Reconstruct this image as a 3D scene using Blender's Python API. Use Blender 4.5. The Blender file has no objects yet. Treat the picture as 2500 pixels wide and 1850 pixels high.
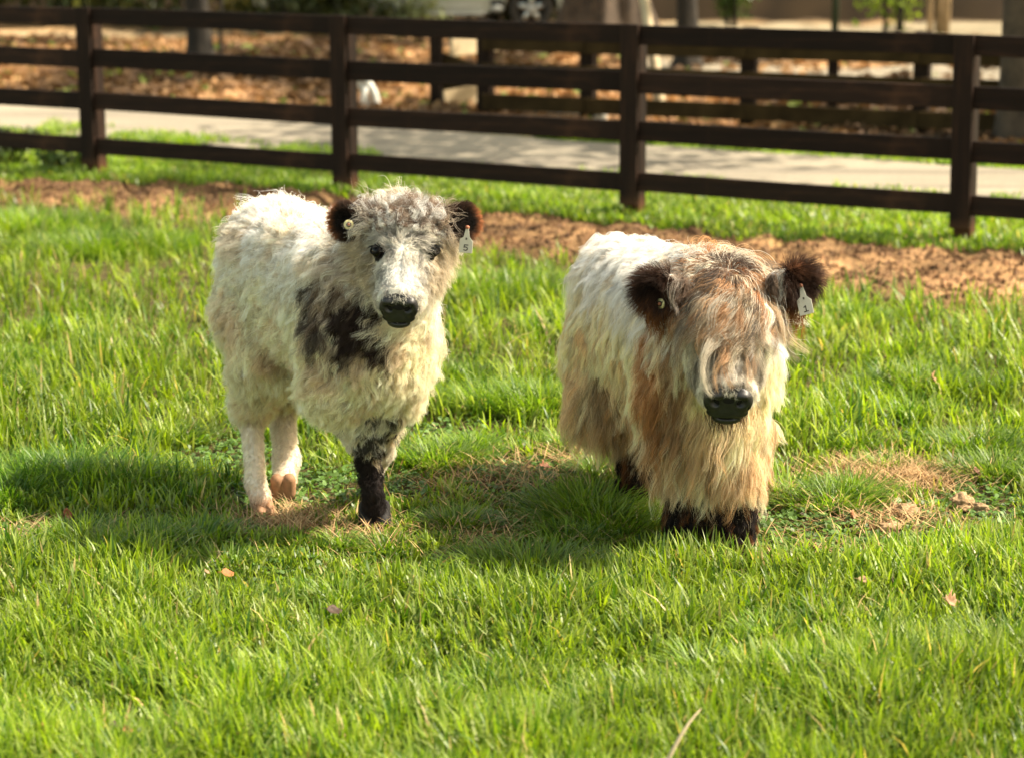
import bpy, bmesh, math, random
import numpy as np
from mathutils import Vector, Matrix
from mathutils.kdtree import KDTree

random.seed(7)
RNG = np.random.default_rng(11)
scene = bpy.context.scene
COL = scene.collection

# ------------------------------------------------------------------ camera, sky, sun, exposure
CAM_H, FPX, PITCH = 2.0, 5460.0, math.radians(12.36)
cam_data = bpy.data.cameras.new("camera")
cam = bpy.data.objects.new("camera", cam_data)
COL.objects.link(cam)
cam.location = (0, 0, CAM_H)
cam.rotation_euler = (math.radians(90) - PITCH, 0, 0)
cam_data.sensor_width = 36.0
cam_data.lens = 36.0 * FPX / 2500.0
cam_data.clip_start = 0.1
cam_data.clip_end = 500
cam_data.dof.use_dof = True
cam_data.dof.focus_distance = 6.95
cam_data.dof.aperture_fstop = 2.7
scene.camera = cam

SUN_EL, SUN_AZ = math.radians(49), math.radians(5)      # azimuth measured from +x towards +y
world = bpy.data.worlds.new("World")
scene.world = world
world.use_nodes = True
wn = world.node_tree
bg = wn.nodes["Background"]
sky = wn.nodes.new("ShaderNodeTexSky")
sky.sky_type = 'NISHITA'
sky.sun_disc = False
sky.sun_elevation = SUN_EL
sky.sun_rotation = math.radians(90) - SUN_AZ
sky.air_density = 1.0
sky.dust_density = 1.6
warm = wn.nodes.new("ShaderNodeMix"); warm.data_type = 'RGBA'; warm.blend_type = 'MULTIPLY'; warm.inputs[0].default_value = 1.0
warm.inputs[7].default_value = (1.22, 1.0, 0.64, 1)      # the photograph's warm white balance
wn.links.new(sky.outputs[0], warm.inputs[6]); wn.links.new(warm.outputs[2], bg.inputs[0])
bg.inputs[1].default_value = 0.14
sun_d = bpy.data.lights.new("sun", 'SUN')
sun = bpy.data.objects.new("sun", sun_d)
COL.objects.link(sun)
sun_d.energy = 4.1
sun_d.angle = math.radians(0.55)
sun_d.color = (1.0, 0.89, 0.71)
sd = Vector((math.cos(SUN_EL) * math.cos(SUN_AZ), math.cos(SUN_EL) * math.sin(SUN_AZ), math.sin(SUN_EL)))
sun.rotation_euler = sd.to_track_quat('Z', 'Y').to_euler()
sun.location = (10, 5, 12)
scene.view_settings.view_transform = 'Standard'
scene.view_settings.look = 'None'
scene.view_settings.exposure = 1.74
scene.view_settings.gamma = 1.0
scene.render.engine = 'CYCLES'
cy = scene.cycles
cy.use_denoising = True
cy.max_bounces = 8
cy.diffuse_bounces = 4
cy.glossy_bounces = 2
cy.transmission_bounces = 4
cy.transparent_max_bounces = 8
cy.sample_clamp_indirect = 8

# ------------------------------------------------------------------ measuring helpers (a point of the place seen at a given bearing)
def ray(px, py):
    u, v = (px - 1250) / FPX, (925 - py) / FPX
    return np.array([u, math.cos(PITCH) + v * math.sin(PITCH), -math.sin(PITCH) + v * math.cos(PITCH)])

def G(px, py, z=0.0):
    d = ray(px, py)
    return np.array([0, 0, CAM_H]) + (z - CAM_H) / d[2] * d

def W(px, py, Y):
    d = ray(px, py)
    return np.array([0, 0, CAM_H]) + d * Y / d[1]

def nrm(v):
    v = np.asarray(v, float)
    return v / np.maximum(np.linalg.norm(v, axis=-1, keepdims=True), 1e-9)

def sstep(a, b, x):
    t = np.clip((x - a) / (b - a), 0, 1)
    return t * t * (3 - 2 * t)

# smooth value noise, vectorised
def _hash(ix, iy, iz, seed):
    n = (ix * 374761393 + iy * 668265263 + iz * 2147483647 + seed * 1274126177) & 0xFFFFFFFF
    n = ((n ^ (n >> 13)) * 1274126177) & 0xFFFFFFFF
    return ((n ^ (n >> 16)) & 0xFFFFFF) / float(0xFFFFFF)

def noise3(p, scale, seed=0):
    q = np.asarray(p, float) * scale
    i = np.floor(q).astype(np.int64)
    f = q - i
    f = f * f * (3 - 2 * f)
    out = 0
    for dx in (0, 1):
        for dy in (0, 1):
            for dz in (0, 1):
                w = (f[..., 0] if dx else 1 - f[..., 0]) * (f[..., 1] if dy else 1 - f[..., 1]) * (f[..., 2] if dz else 1 - f[..., 2])
                out = out + w * _hash(i[..., 0] + dx, i[..., 1] + dy, i[..., 2] + dz, seed)
    return out

def noise2(x, y, scale, seed=0):
    return noise3(np.stack([x, y, np.zeros_like(x)], -1), scale, seed)

# ------------------------------------------------------------------ object helpers
def tag(o, label=None, cat=None, group=None, kind=None):
    if label: o['label'] = label
    if cat: o['category'] = cat
    if group: o['group'] = group
    if kind: o['kind'] = kind
    return o

def empty(name, loc, label, cat, group=None, rz=0.0):
    o = bpy.data.objects.new(name, None)
    o.empty_display_size = 0.1
    COL.objects.link(o)
    o.location = loc
    o.rotation_euler = (0, 0, rz)
    return tag(o, label, cat, group)

def link_mesh(name, me, mat, parent=None, loc=None):
    o = bpy.data.objects.new(name, me)
    COL.objects.link(o)
    if mat is not None and not me.materials:
        me.materials.append(mat)
    if parent is not None:
        o.parent = parent
    if loc is not None:
        o.location = loc
    return o

def mesh_np(name, verts, faces, smooth=True, cols=None):
    """verts (n,3); faces (m,k) equal-sized polygons, or a list of such arrays."""
    me = bpy.data.meshes.new(name)
    fl = faces if isinstance(faces, list) else [faces]
    verts = np.ascontiguousarray(verts, dtype=np.float32)
    nl = sum(f.size for f in fl)
    nf = sum(len(f) for f in fl)
    me.vertices.add(len(verts)); me.loops.add(nl); me.polygons.add(nf)
    me.vertices.foreach_set("co", verts.ravel())
    me.loops.foreach_set("vertex_index", np.concatenate([f.ravel() for f in fl]).astype(np.int32))
    starts, s = [], 0
    for f in fl:
        k = f.shape[1]
        starts.append(s + np.arange(len(f)) * k); s += f.size
    me.polygons.foreach_set("loop_start", np.concatenate(starts).astype(np.int32))
    me.polygons.foreach_set("use_smooth", np.full(nf, smooth, dtype=bool))
    me.update(calc_edges=True)
    if cols is not None:
        a = me.attributes.new("col", 'FLOAT_COLOR', 'POINT')
        c4 = np.ones((len(verts), 4), np.float32); c4[:, :3] = cols
        a.data.foreach_set("color", c4.ravel())
    return me

class MB:
    """collects boxes and tubes in one bmesh"""
    def __init__(self): self.bm = bmesh.new()
    def box(self, c, size, rot=None, bevel=0.0, jitter=0.0):
        r = bmesh.ops.create_cube(self.bm, size=1.0)
        vs = r['verts']
        m = Matrix.Translation(Vector(c)) @ (rot.to_4x4() if rot is not None else Matrix.Identity(4)) @ Matrix.Diagonal((size[0], size[1], size[2], 1))
        bmesh.ops.transform(self.bm, matrix=m, verts=vs)
        if bevel:
            es = list({e for v in vs for e in v.link_edges})
            bmesh.ops.bevel(self.bm, geom=es, offset=bevel, segments=1, affect='EDGES')
        return self
    def tube(self, pts, radii, n=10, cap=True, flat=1.0):
        pts = [Vector(p) for p in pts]
        rings = []
        up = Vector((0, 0, 1))
        for i, p in enumerate(pts):
            t = (pts[min(i + 1, len(pts) - 1)] - pts[max(i - 1, 0)]).normalized()
            a = t.cross(up)
            if a.length < 1e-3: a = t.cross(Vector((1, 0, 0)))
            a.normalize(); b = a.cross(t).normalized()
            r = radii[i] if hasattr(radii, '__len__') else radii
            rings.append([self.bm.verts.new(p + (a * math.cos(k / n * math.tau) + b * math.sin(k / n * math.tau) * flat) * r) for k in range(n)])
        for i in range(len(rings) - 1):
            for k in range(n):
                self.bm.faces.new((rings[i][k], rings[i][(k + 1) % n], rings[i + 1][(k + 1) % n], rings[i + 1][k]))
        if cap:
            self.bm.faces.new(rings[0][::-1]); self.bm.faces.new(rings[-1])
        return self
    def ell(self, c, r, seg=16, rot=None):
        res = bmesh.ops.create_uvsphere(self.bm, u_segments=seg, v_segments=seg // 2, radius=1.0)
        m = Matrix.Translation(Vector(c)) @ (rot.to_4x4() if rot is not None else Matrix.Identity(4)) @ Matrix.Diagonal((r[0], r[1], r[2], 1))
        bmesh.ops.transform(self.bm, matrix=m, verts=res['verts'])
        return self
    def prism(self, outline, axis_o, ax, ay, az, depth):
        """outline 2-D points extruded along az"""
        o = Vector(axis_o); ax, ay, az = Vector(ax), Vector(ay), Vector(az)
        f = [self.bm.verts.new(o + ax * x + ay * y) for x, y in outline]
        b = [self.bm.verts.new(o + ax * x + ay * y + az * depth) for x, y in outline]
        self.bm.faces.new(f); self.bm.faces.new(b[::-1])
        for i in range(len(f)):
            j = (i + 1) % len(f)
            self.bm.faces.new((f[j], f[i], b[i], b[j]))
        return self
    def build(self, name, mat, parent=None, smooth=False, loc=None):
        bmesh.ops.recalc_face_normals(self.bm, faces=self.bm.faces)
        me = bpy.data.meshes.new(name)
        self.bm.to_mesh(me); self.bm.free()
        if smooth:
            me.polygons.foreach_set("use_smooth", np.full(len(me.polygons), True))
        me.update()
        return link_mesh(name, me, mat, parent, loc)

# ------------------------------------------------------------------ materials
def new_mat(name):
    m = bpy.data.materials.new(name)
    m.use_nodes = True
    nt = m.node_tree
    return m, nt, nt.nodes["Principled BSDF"], nt.nodes["Material Output"]

def nd(nt, t, **kw):
    n = nt.nodes.new(t)
    for k, v in kw.items():
        setattr(n, k, v)
    return n

def ramp(nt, fac, stops):
    r = nd(nt, "ShaderNodeValToRGB")
    el = r.color_ramp.elements
    while len(el) < len(stops): el.new(0.5)
    for e, (p, c) in zip(el, stops):
        e.position = p; e.color = (*c, 1)
    nt.links.new(fac, r.inputs[0])
    return r.outputs[0]

def noise_tex(nt, scale, detail=6, rough=0.6, vec=None, stretch=None):
    n = nd(nt, "ShaderNodeTexNoise")
    n.inputs["Scale"].default_value = scale
    n.inputs["Detail"].default_value = detail
    n.inputs["Roughness"].default_value = rough
    if vec is None:
        vec = nd(nt, "ShaderNodeTexCoord").outputs["Object"]
    if stretch:
        mp = nd(nt, "ShaderNodeMapping"); mp.inputs["Scale"].default_value = stretch
        nt.links.new(vec, mp.inputs[0]); vec = mp.outputs[0]
    nt.links.new(vec, n.inputs["Vector"])
    return n.outputs["Fac"]

def add_bump(nt, bsdf, h, strength=0.4, dist=0.01):
    b = nd(nt, "ShaderNodeBump")
    b.inputs["Strength"].default_value = strength; b.inputs["Distance"].default_value = dist
    nt.links.new(h, b.inputs["Height"]); nt.links.new(b.outputs[0], bsdf.inputs["Normal"])

def mat_plain(name, col, rough=0.6, var=0.25, scale=20, spec=0.4, metal=0.0, bump=0.0):
    m, nt, b, _ = new_mat(name)
    f = noise_tex(nt, scale)
    c = np.array(col)
    nt.links.new(ramp(nt, f, [(0.3, tuple(c * (1 - var))), (0.7, tuple(np.minimum(c * (1 + var), 1)))]), b.inputs["Base Color"])
    b.inputs["Roughness"].default_value = rough
    b.inputs["Specular IOR Level"].default_value = spec
    b.inputs["Metallic"].default_value = metal
    if bump: add_bump(nt, b, f, bump, 0.005)
    return m

def mat_attr(name, rough=0.5, transl=0.0, spec=0.3, boost=(1, 1, 1)):
    m, nt, b, out = new_mat(name)
    a = nd(nt, "ShaderNodeAttribute"); a.attribute_name = "col"
    nt.links.new(a.outputs["Color"], b.inputs["Base Color"])
    b.inputs["Roughness"].default_value = rough
    b.inputs["Specular IOR Level"].default_value = spec
    if transl:
        tr = nd(nt, "ShaderNodeBsdfTranslucent")
        mul = nd(nt, "ShaderNodeMix", data_type='RGBA', blend_type='MULTIPLY'); mul.inputs[0].default_value = 1
        nt.links.new(a.outputs["Color"], mul.inputs[6]); mul.inputs[7].default_value = (*boost, 1)
        nt.links.new(mul.outputs[2], tr.inputs[0])
        mx = nd(nt, "ShaderNodeMixShader"); mx.inputs[0].default_value = transl
        nt.links.new(b.outputs[0], mx.inputs[1]); nt.links.new(tr.outputs[0], mx.inputs[2])
        nt.links.new(mx.outputs[0], out.inputs["Surface"])
    return m

def mat_wood_dark():
    m, nt, b, _ = new_mat("stained_fence_wood")
    oi = nd(nt, "ShaderNodeObjectInfo")
    tc = nd(nt, "ShaderNodeTexCoord")
    f = noise_tex(nt, 3.5, 8, 0.65, tc.outputs["Object"], (0.6, 9, 9))
    w = noise_tex(nt, 2.2, 4, 0.6, tc.outputs["Object"])
    c = ramp(nt, f, [(0.25, (0.006, 0.0035, 0.0026)), (0.55, (0.014, 0.0075, 0.005)), (0.8, (0.045, 0.021, 0.011))])
    mix = nd(nt, "ShaderNodeMix", data_type='RGBA'); nt.links.new(c, mix.inputs[6])
    mix.inputs[7].default_value = (0.075, 0.034, 0.017, 1)
    mr = nd(nt, "ShaderNodeMapRange"); mr.inputs[1].default_value = 0.55; mr.inputs[2].default_value = 0.8; mr.inputs[4].default_value = 0.55
    nt.links.new(w, mr.inputs[0]); nt.links.new(mr.outputs[0], mix.inputs[0])
    hv = nd(nt, "ShaderNodeHueSaturation")
    mr2 = nd(nt, "ShaderNodeMapRange"); mr2.inputs[3].default_value = 0.7; mr2.inputs[4].default_value = 1.5
    nt.links.new(oi.outputs["Random"], mr2.inputs[0]); nt.links.new(mr2.outputs[0], hv.inputs["Value"])
    nt.links.new(mix.outputs[2], hv.inputs["Color"]); nt.links.new(hv.outputs[0], b.inputs["Base Color"])
    b.inputs["Roughness"].default_value = 0.7
    b.inputs["Specular IOR Level"].default_value = 0.12
    add_bump(nt, b, f, 0.5, 0.004)
    return m

M = {}
M['fence'] = mat_wood_dark()
M['mossy'] = mat_plain("mossy_rail_wood", (0.034, 0.021, 0.008), 0.9, 0.5, 4, 0.08)
M['dark_post'] = mat_plain("dark_post_wood", (0.016, 0.010, 0.007), 0.9, 0.4, 8, 0.08)
M['pale_wood'] = mat_plain("pale_wood", (0.42, 0.33, 0.20), 0.7, 0.2, 6)
M['bark'] = mat_plain("rough_bark", (0.050, 0.034, 0.022), 0.9, 0.55, 9, bump=1.0)
M['bark_dark'] = mat_plain("dark_bark", (0.014, 0.010, 0.006), 0.9, 0.55, 9, bump=1.0)
M['bark_pale'] = mat_plain("pale_stem_bark", (0.33, 0.23, 0.13), 0.85, 0.4, 9, bump=0.6)
M['white_pl'] = mat_plain("white_weathered_plastic", (0.55, 0.55, 0.50), 0.5, 0.12, 12)
M['teal_pl'] = mat_plain("teal_plastic", (0.06, 0.26, 0.30), 0.5, 0.12, 12)
M['car_paint'] = mat_plain("silver_car_paint", (0.46, 0.45, 0.38), 0.3, 0.05, 3, 0.5, 0.3)
M['rubber'] = mat_plain("tyre_rubber", (0.05, 0.043, 0.035), 0.85, 0.3, 10)
M['chrome'] = mat_plain("wheel_metal", (0.6, 0.6, 0.57), 0.28, 0.08, 5, 0.5, 0.85)
M['black_tr'] = mat_plain("black_trim", (0.012, 0.012, 0.011), 0.5, 0.2, 10)
M['glass_dark'] = mat_plain("dark_window_glass", (0.02, 0.025, 0.025), 0.08, 0.05, 3, 0.8)
M['pipe_green'] = mat_plain("green_pipe_paint", (0.012, 0.03, 0.015), 0.5, 0.2, 10)
M['grass'] = mat_attr("grass_blade", 0.42, 0.45, 0.36, (1.45, 1.5, 0.6))
M['leaf'] = mat_attr("broad_leaf", 0.5, 0.35, 0.35, (1.4, 1.3, 0.7))
M['dry'] = mat_attr("dry_plant", 0.7, 0.25, 0.2, (1.1, 1.0, 0.8))

# ------------------------------------------------------------------ terrain
MUD_NEAR = np.array([(-6, 16.6), (-3.49, 14.62), (-2.29, 14.05), (-1.42, 13.50), (0, 12.25), (1.6, 10.85), (2.63, 10.5), (6, 9.8)])
MUD_FAR = np.array([(-6, 16.9), (-3.6, 15.5), (-2.6, 15.45), (-1.54, 15.0), (0, 13.8), (1.56, 12.85), (2.92, 12.4), (6, 10.9)])
DRIVE_N = np.array([(-8, 21.6), (-4.4, 19.1), (-3.4, 18.4), (-1.72, 17.0), (-0.15, 16.15), (1.27, 15.35), (3.4, 14.6), (8, 12.4)])
DRIVE_F = np.array([(-8, 23.2), (-4.91, 21.5), (-2.76, 20.13), (-0.87, 18.91), (0.82, 17.92), (2.34, 17.0), (3.71, 16.2), (8, 13.9)])

def line_y(L, x): return np.interp(x, L[:, 0], L[:, 1])

def ground_z(x, y):
    x = np.asarray(x, float); y = np.asarray(y, float)
    z = (noise2(x, y, 1.1, 3) - 0.5) * 0.03 + (noise2(x, y, 4.3, 4) - 0.5) * 0.018
    mud = sstep(-0.25, 0.2, y - line_y(MUD_NEAR, x)) * (1 - sstep(-0.2, 0.25, y - line_y(MUD_FAR, x)))
    z = z + mud * (noise2(x, y, 5.5, 8) - 0.35) * 0.10 + mud * (noise2(x, y, 14, 9) - 0.5) * 0.04
    drv = sstep(-0.3, 0.2, y - line_y(DRIVE_N, x)) * (1 - sstep(-0.2, 0.3, y - line_y(DRIVE_F, x)))
    z = z * (1 - drv)
    rough = sstep(17, 20, y) * (1 - drv)
    z = z + rough * (noise2(x, y, 1.7, 12) - 0.5) * 0.12
    z = z - 0.26 * sstep(26, 36, y)
    return z

def build_ground():
    m, nt, b, _ = new_mat("ground_soil")
    a = nd(nt, "ShaderNodeAttribute"); a.attribute_name = "col"
    f = noise_tex(nt, 28, 8, 0.7)
    mx = nd(nt, "ShaderNodeMix", data_type='RGBA', blend_type='MULTIPLY'); mx.inputs[0].default_value = 1
    nt.links.new(a.outputs["Color"], mx.inputs[6])
    nt.links.new(ramp(nt, f, [(0.3, (0.45, 0.42, 0.40)), (0.5, (1, 1, 1)), (0.72, (1.5, 1.45, 1.35))]), mx.inputs[7])
    nt.links.new(mx.outputs[2], b.inputs["Base Color"])
    b.inputs["Roughness"].default_value = 0.95
    b.inputs["Specular IOR Level"].default_value = 0.1
    add_bump(nt, b, f, 0.8, 0.02)
    xs = np.concatenate([np.linspace(-60, -7.5, 24), np.linspace(-7, 7, 240), np.linspace(7.5, 60, 24)])
    ys = np.concatenate([np.linspace(-20, 3.6, 10), np.linspace(4, 26, 380), np.linspace(26.2, 44, 60), np.linspace(46, 260, 20)])
    X, Y = np.meshgrid(xs, ys)
    x, y = X.ravel(), Y.ravel()
    z = ground_z(x, y)
    n1, n2, n3 = noise2(x, y, 2.6, 21), noise2(x, y, 9, 22), noise2(x, y, 0.8, 23)
    soil = np.stack([0.060 + 0.03 * n2, 0.050 + 0.02 * n2, 0.020 + 0.01 * n2], -1)
    mudc = np.stack([0.15 + 0.14 * n2, 0.088 + 0.085 * n2, 0.040 + 0.045 * n2], -1) * ((0.45 + 1.0 * n1) * (.9 + .2 * sstep(0, 2.6, x)))[:, None]
    gras = np.stack([0.12 + 0.05 * n1, 0.115 + 0.04 * n1, 0.028 + 0.01 * n1], -1)
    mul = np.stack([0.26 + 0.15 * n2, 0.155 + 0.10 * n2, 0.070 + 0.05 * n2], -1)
    mulch_tone = (0.30 + 1.05 * sstep(0.25, 0.75, noise2(x, y * 0.45, 1.1, 31)))[:, None]  # broad random lighter and darker patches over the mulch
    mul = mul * mulch_tone
    pale = np.stack([0.19 + 0.08 * n2, 0.16 + 0.07 * n2, 0.105 + 0.05 * n2], -1) * (.5 + .7 * n1)[:, None]
    c = soil.copy()
    def blend(c, d, w): return c * (1 - w[:, None]) + d * w[:, None]
    wm = sstep(-0.25, 0.1, y - line_y(MUD_NEAR, x) + (n1 - .5) * .5)
    c = blend(c, mudc, wm)
    c = blend(c, gras, sstep(-0.15, 0.25, y - line_y(MUD_FAR, x) + (n1 - .5) * .5))
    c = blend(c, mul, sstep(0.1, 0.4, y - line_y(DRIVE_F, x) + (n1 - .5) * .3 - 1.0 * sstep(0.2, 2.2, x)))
    # a worn pale track crossing beyond the second fence, and pale open dirt farther off
    tr = sstep(23.6, 24.3, y + 0.35 * x + (n1 - .5)) * (1 - sstep(27.0, 28.2, y + 0.35 * x + (n1 - .5))) * sstep(0.6, 1.8, x)
    grey = np.stack([0.20 + 0.06 * n2, 0.175 + 0.05 * n2, 0.13 + 0.04 * n2], -1)
    c = blend(c, grey, tr)
    far = sstep(32.5, 33.5, y) * (1 - sstep(38.4, 39.0, y)) * sstep(1.0, 2.5, x)
    c = blend(c, pale, far)
    farl = sstep(28.5, 29.5, y) * (1 - sstep(36, 37, y)) * (1 - sstep(-4.2, -3.0, x))
    c = blend(c, np.stack([0.32 + 0.08 * n2, 0.235 + 0.07 * n2, 0.135 + 0.05 * n2], -1), farl)
    wood = sstep(38.6, 39.5, y)
    c = blend(c, np.stack([0.05 + 0.03 * n2, 0.035 + 0.02 * n2, 0.02 + 0.01 * n2], -1), wood)
    nx, ny = len(xs), len(ys)
    idx = np.arange(nx * ny).reshape(ny, nx)
    F = np.stack([idx[:-1, :-1], idx[:-1, 1:], idx[1:, 1:], idx[1:, :-1]], -1).reshape(-1, 4)
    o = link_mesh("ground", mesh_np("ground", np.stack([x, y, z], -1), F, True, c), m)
    tag(o, kind='structure')

    # gravel drive: its own sheet a little above the ground, with an uneven edge
    m, nt, b, _ = new_mat("drive_gravel")
    f = noise_tex(nt, 60, 8, 0.75)
    tc = nd(nt, "ShaderNodeTexCoord")
    mp = nd(nt, "ShaderNodeMapping"); mp.inputs["Rotation"].default_value = (0, 0, math.radians(28)); mp.inputs["Scale"].default_value = (0.35, 3.4, 1)
    nt.links.new(tc.outputs["Object"], mp.inputs[0])
    f2 = noise_tex(nt, 1.0, 4, 0.5, mp.outputs[0])
    c1 = ramp(nt, f, [(0.3, (0.17, 0.145, 0.105)), (0.55, (0.27, 0.235, 0.18)), (0.75, (0.37, 0.33, 0.26))])
    c2 = ramp(nt, f2, [(0.35, (0.66, 0.66, 0.68)), (0.6, (1.08, 1.08, 1.06))])
    mx = nd(nt, "ShaderNodeMix", data_type='RGBA', blend_type='MULTIPLY'); mx.inputs[0].default_value = 1
    nt.links.new(c1, mx.inputs[6]); nt.links.new(c2, mx.inputs[7]); nt.links.new(mx.outputs[2], b.inputs["Base Color"])
    b.inputs["Roughness"].default_value = 0.95; b.inputs["Specular IOR Level"].default_value = 0.1
    add_bump(nt, b, f, 0.6, 0.01)
    xs = np.linspace(-8, 8, 260); t = np.linspace(0, 1, 14)
    y0 = line_y(DRIVE_N, xs) + (noise2(xs, xs * 0, 2.4, 41) - .5) * .5
    y1 = line_y(DRIVE_F, xs) + (noise2(xs, xs * 0, 1.9, 42) - .5) * .3
    X = np.repeat(xs[:, None], 14, 1); Y = y0[:, None] * (1 - t) + y1[:, None] * t
    Z = ground_z(X.ravel(), Y.ravel()).reshape(X.shape) + 0.012
    idx = np.arange(X.size).reshape(X.shape)
    F = np.stack([idx[:-1, :-1], idx[1:, :-1], idx[1:, 1:], idx[:-1, 1:]], -1).reshape(-1, 4)
    o = link_mesh("gravel_drive", mesh_np("gravel_drive", np.stack([X.ravel(), Y.ravel(), Z.ravel()], -1), F), m)
    tag(o, kind='structure')
build_ground()


# ------------------------------------------------------------------ near board fence
def mat_post():
    m = M['fence'].copy(); m.name = "stained_post_wood"
    nt = m.node_tree
    for n in nt.nodes:
        if n.type == 'MAPPING': n.inputs["Scale"].default_value = (9, 9, 0.6)
    b = nt.nodes["Principled BSDF"]
    src = b.inputs["Base Color"].links[0].from_socket
    tc = nd(nt, "ShaderNodeTexCoord"); sp = nd(nt, "ShaderNodeSeparateXYZ"); nt.links.new(tc.outputs["Object"], sp.inputs[0])
    mr = nd(nt, "ShaderNodeMapRange"); mr.inputs[1].default_value = 0.14; mr.inputs[2].default_value = 0.0; mr.inputs[4].default_value = 0.55
    nt.links.new(sp.outputs[2], mr.inputs[0])
    mx = nd(nt, "ShaderNodeMix", data_type='RGBA'); nt.links.new(src, mx.inputs[6]); mx.inputs[7].default_value = (0.16, 0.07, 0.03, 1)
    nt.links.new(mr.outputs[0], mx.inputs[0]); nt.links.new(mx.outputs[2], b.inputs["Base Color"])
    return m
M['post'] = mat_post()

def frame_rot(e):
    e = Vector((e[0], e[1], e[2] if len(e) > 2 else 0)).normalized()
    z = Vector((0, 0, 1)); y = z.cross(e).normalized(); z = e.cross(y)
    return Matrix((e, y, z)).transposed()

def board(name, mat, parent, a, b, h, t, origin, bevel=0.003, sag=0.0):
    """one board from a to b (world), height h, thickness t; its own mesh with x along the board"""
    a, b = Vector(a), Vector(b)
    L = (b - a).length
    bm = bmesh.new()
    n = max(2, int(L / 0.3))
    rings = []
    w = random.random() * 9
    for i in range(n + 1):
        x = -L / 2 + L * i / n
        dz = math.sin(x * 1.7 + w) * 0.003 - sag * (1 - (2 * x / L) ** 2)
        dy = math.sin(x * 1.3 + w * 2) * 0.0015
        k = min(bevel, t / 3)
        pts = [(-t/2, -h/2 + k), (-t/2 + k, -h/2), (t/2 - k, -h/2), (t/2, -h/2 + k), (t/2, h/2 - k), (t/2 - k, h/2), (-t/2 + k, h/2), (-t/2, h/2 - k)]
        rings.append([bm.verts.new((x, p[0] + dy, p[1] + dz)) for p in pts])
    for i in range(n):
        for k in range(8):
            bm.faces.new((rings[i][k], rings[i][(k + 1) % 8], rings[i + 1][(k + 1) % 8], rings[i + 1][k]))
    bm.faces.new(rings[0][::-1]); bm.faces.new(rings[-1])
    bmesh.ops.recalc_face_normals(bm, faces=bm.faces)
    me = bpy.data.meshes.new(name); bm.to_mesh(me); bm.free()
    o = link_mesh(name, me, mat, parent)
    c = (a + b) / 2
    o.location = c - Vector(origin)
    o.rotation_mode = 'QUATERNION'
    o.rotation_quaternion = frame_rot((b - a)).to_quaternion()
    return o

def upright(name, mat, parent, base, z0, z1, w, t, e, origin, lean=0.0, bevel=0.005, cap=0.0):
    bm = bmesh.new()
    bmesh.ops.create_cube(bm, size=1.0)
    bmesh.ops.scale(bm, vec=(w, t, z1 - z0), verts=bm.verts)
    bmesh.ops.translate(bm, vec=(0, 0, (z0 + z1) / 2), verts=bm.verts)
    for v in bm.verts:
        if v.co.z > z0 + 0.1 and v.co.y > 0: v.co.z -= cap
    bmesh.ops.bevel(bm, geom=list(bm.edges), offset=bevel, segments=1, affect='EDGES')
    me = bpy.data.meshes.new(name); bm.to_mesh(me); bm.free()
    o = link_mesh(name, me, mat, parent)
    o.location = Vector(base) - Vector(origin)
    o.rotation_euler = (random.uniform(-.006, .006), lean, math.atan2(e[1], e[0]))
    return o

def near_fence():
    a, b = G(224, 428), G(2345, 588)
    step = (b - a) / 3
    e = nrm(step); n = np.array([e[1], -e[0], 0])
    if n[1] > 0: n = -n
    org = a
    f = empty("board_fence", org, "dark brown stained four-rail board fence running between the pasture and the gravel drive", "fence")
    RZ = [(0.215, 0.118), (0.527, 0.124), (0.832, 0.130), (1.122, 0.118)]
    for k in range(-2, 6):
        p = a + step * k
        gz = float(ground_z(p[0], p[1]))
        lean = [0, 0, 0.0, 0.0, 0.004, -0.020][k % 6] if 0 <= k <= 3 else 0
        if k == 3: lean = -0.016
        upright("post", M['post'], f, (p - n * 0.066) , -0.35, 1.165, 0.105, 0.105, e, org, lean, cap=0.006)
        upright("batten", M['post'], f, (p + n * 0.0285 - e * 0.0), 0.075 + random.uniform(-.01, .01), 1.188, 0.118, 0.026, e, org, lean * 1.05, 0.003)
        if k < 5:
            q = p + step
            for z, h in RZ:
                s0, s1 = random.uniform(-.006, .006), random.uniform(-.006, .006)
                board("rail", M['fence'], f, (*(p + e * 0.003)[:2], z + s0), (*(q - e * 0.003)[:2], z + s1), h, 0.025, org, sag=0.002)
near_fence()

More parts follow.
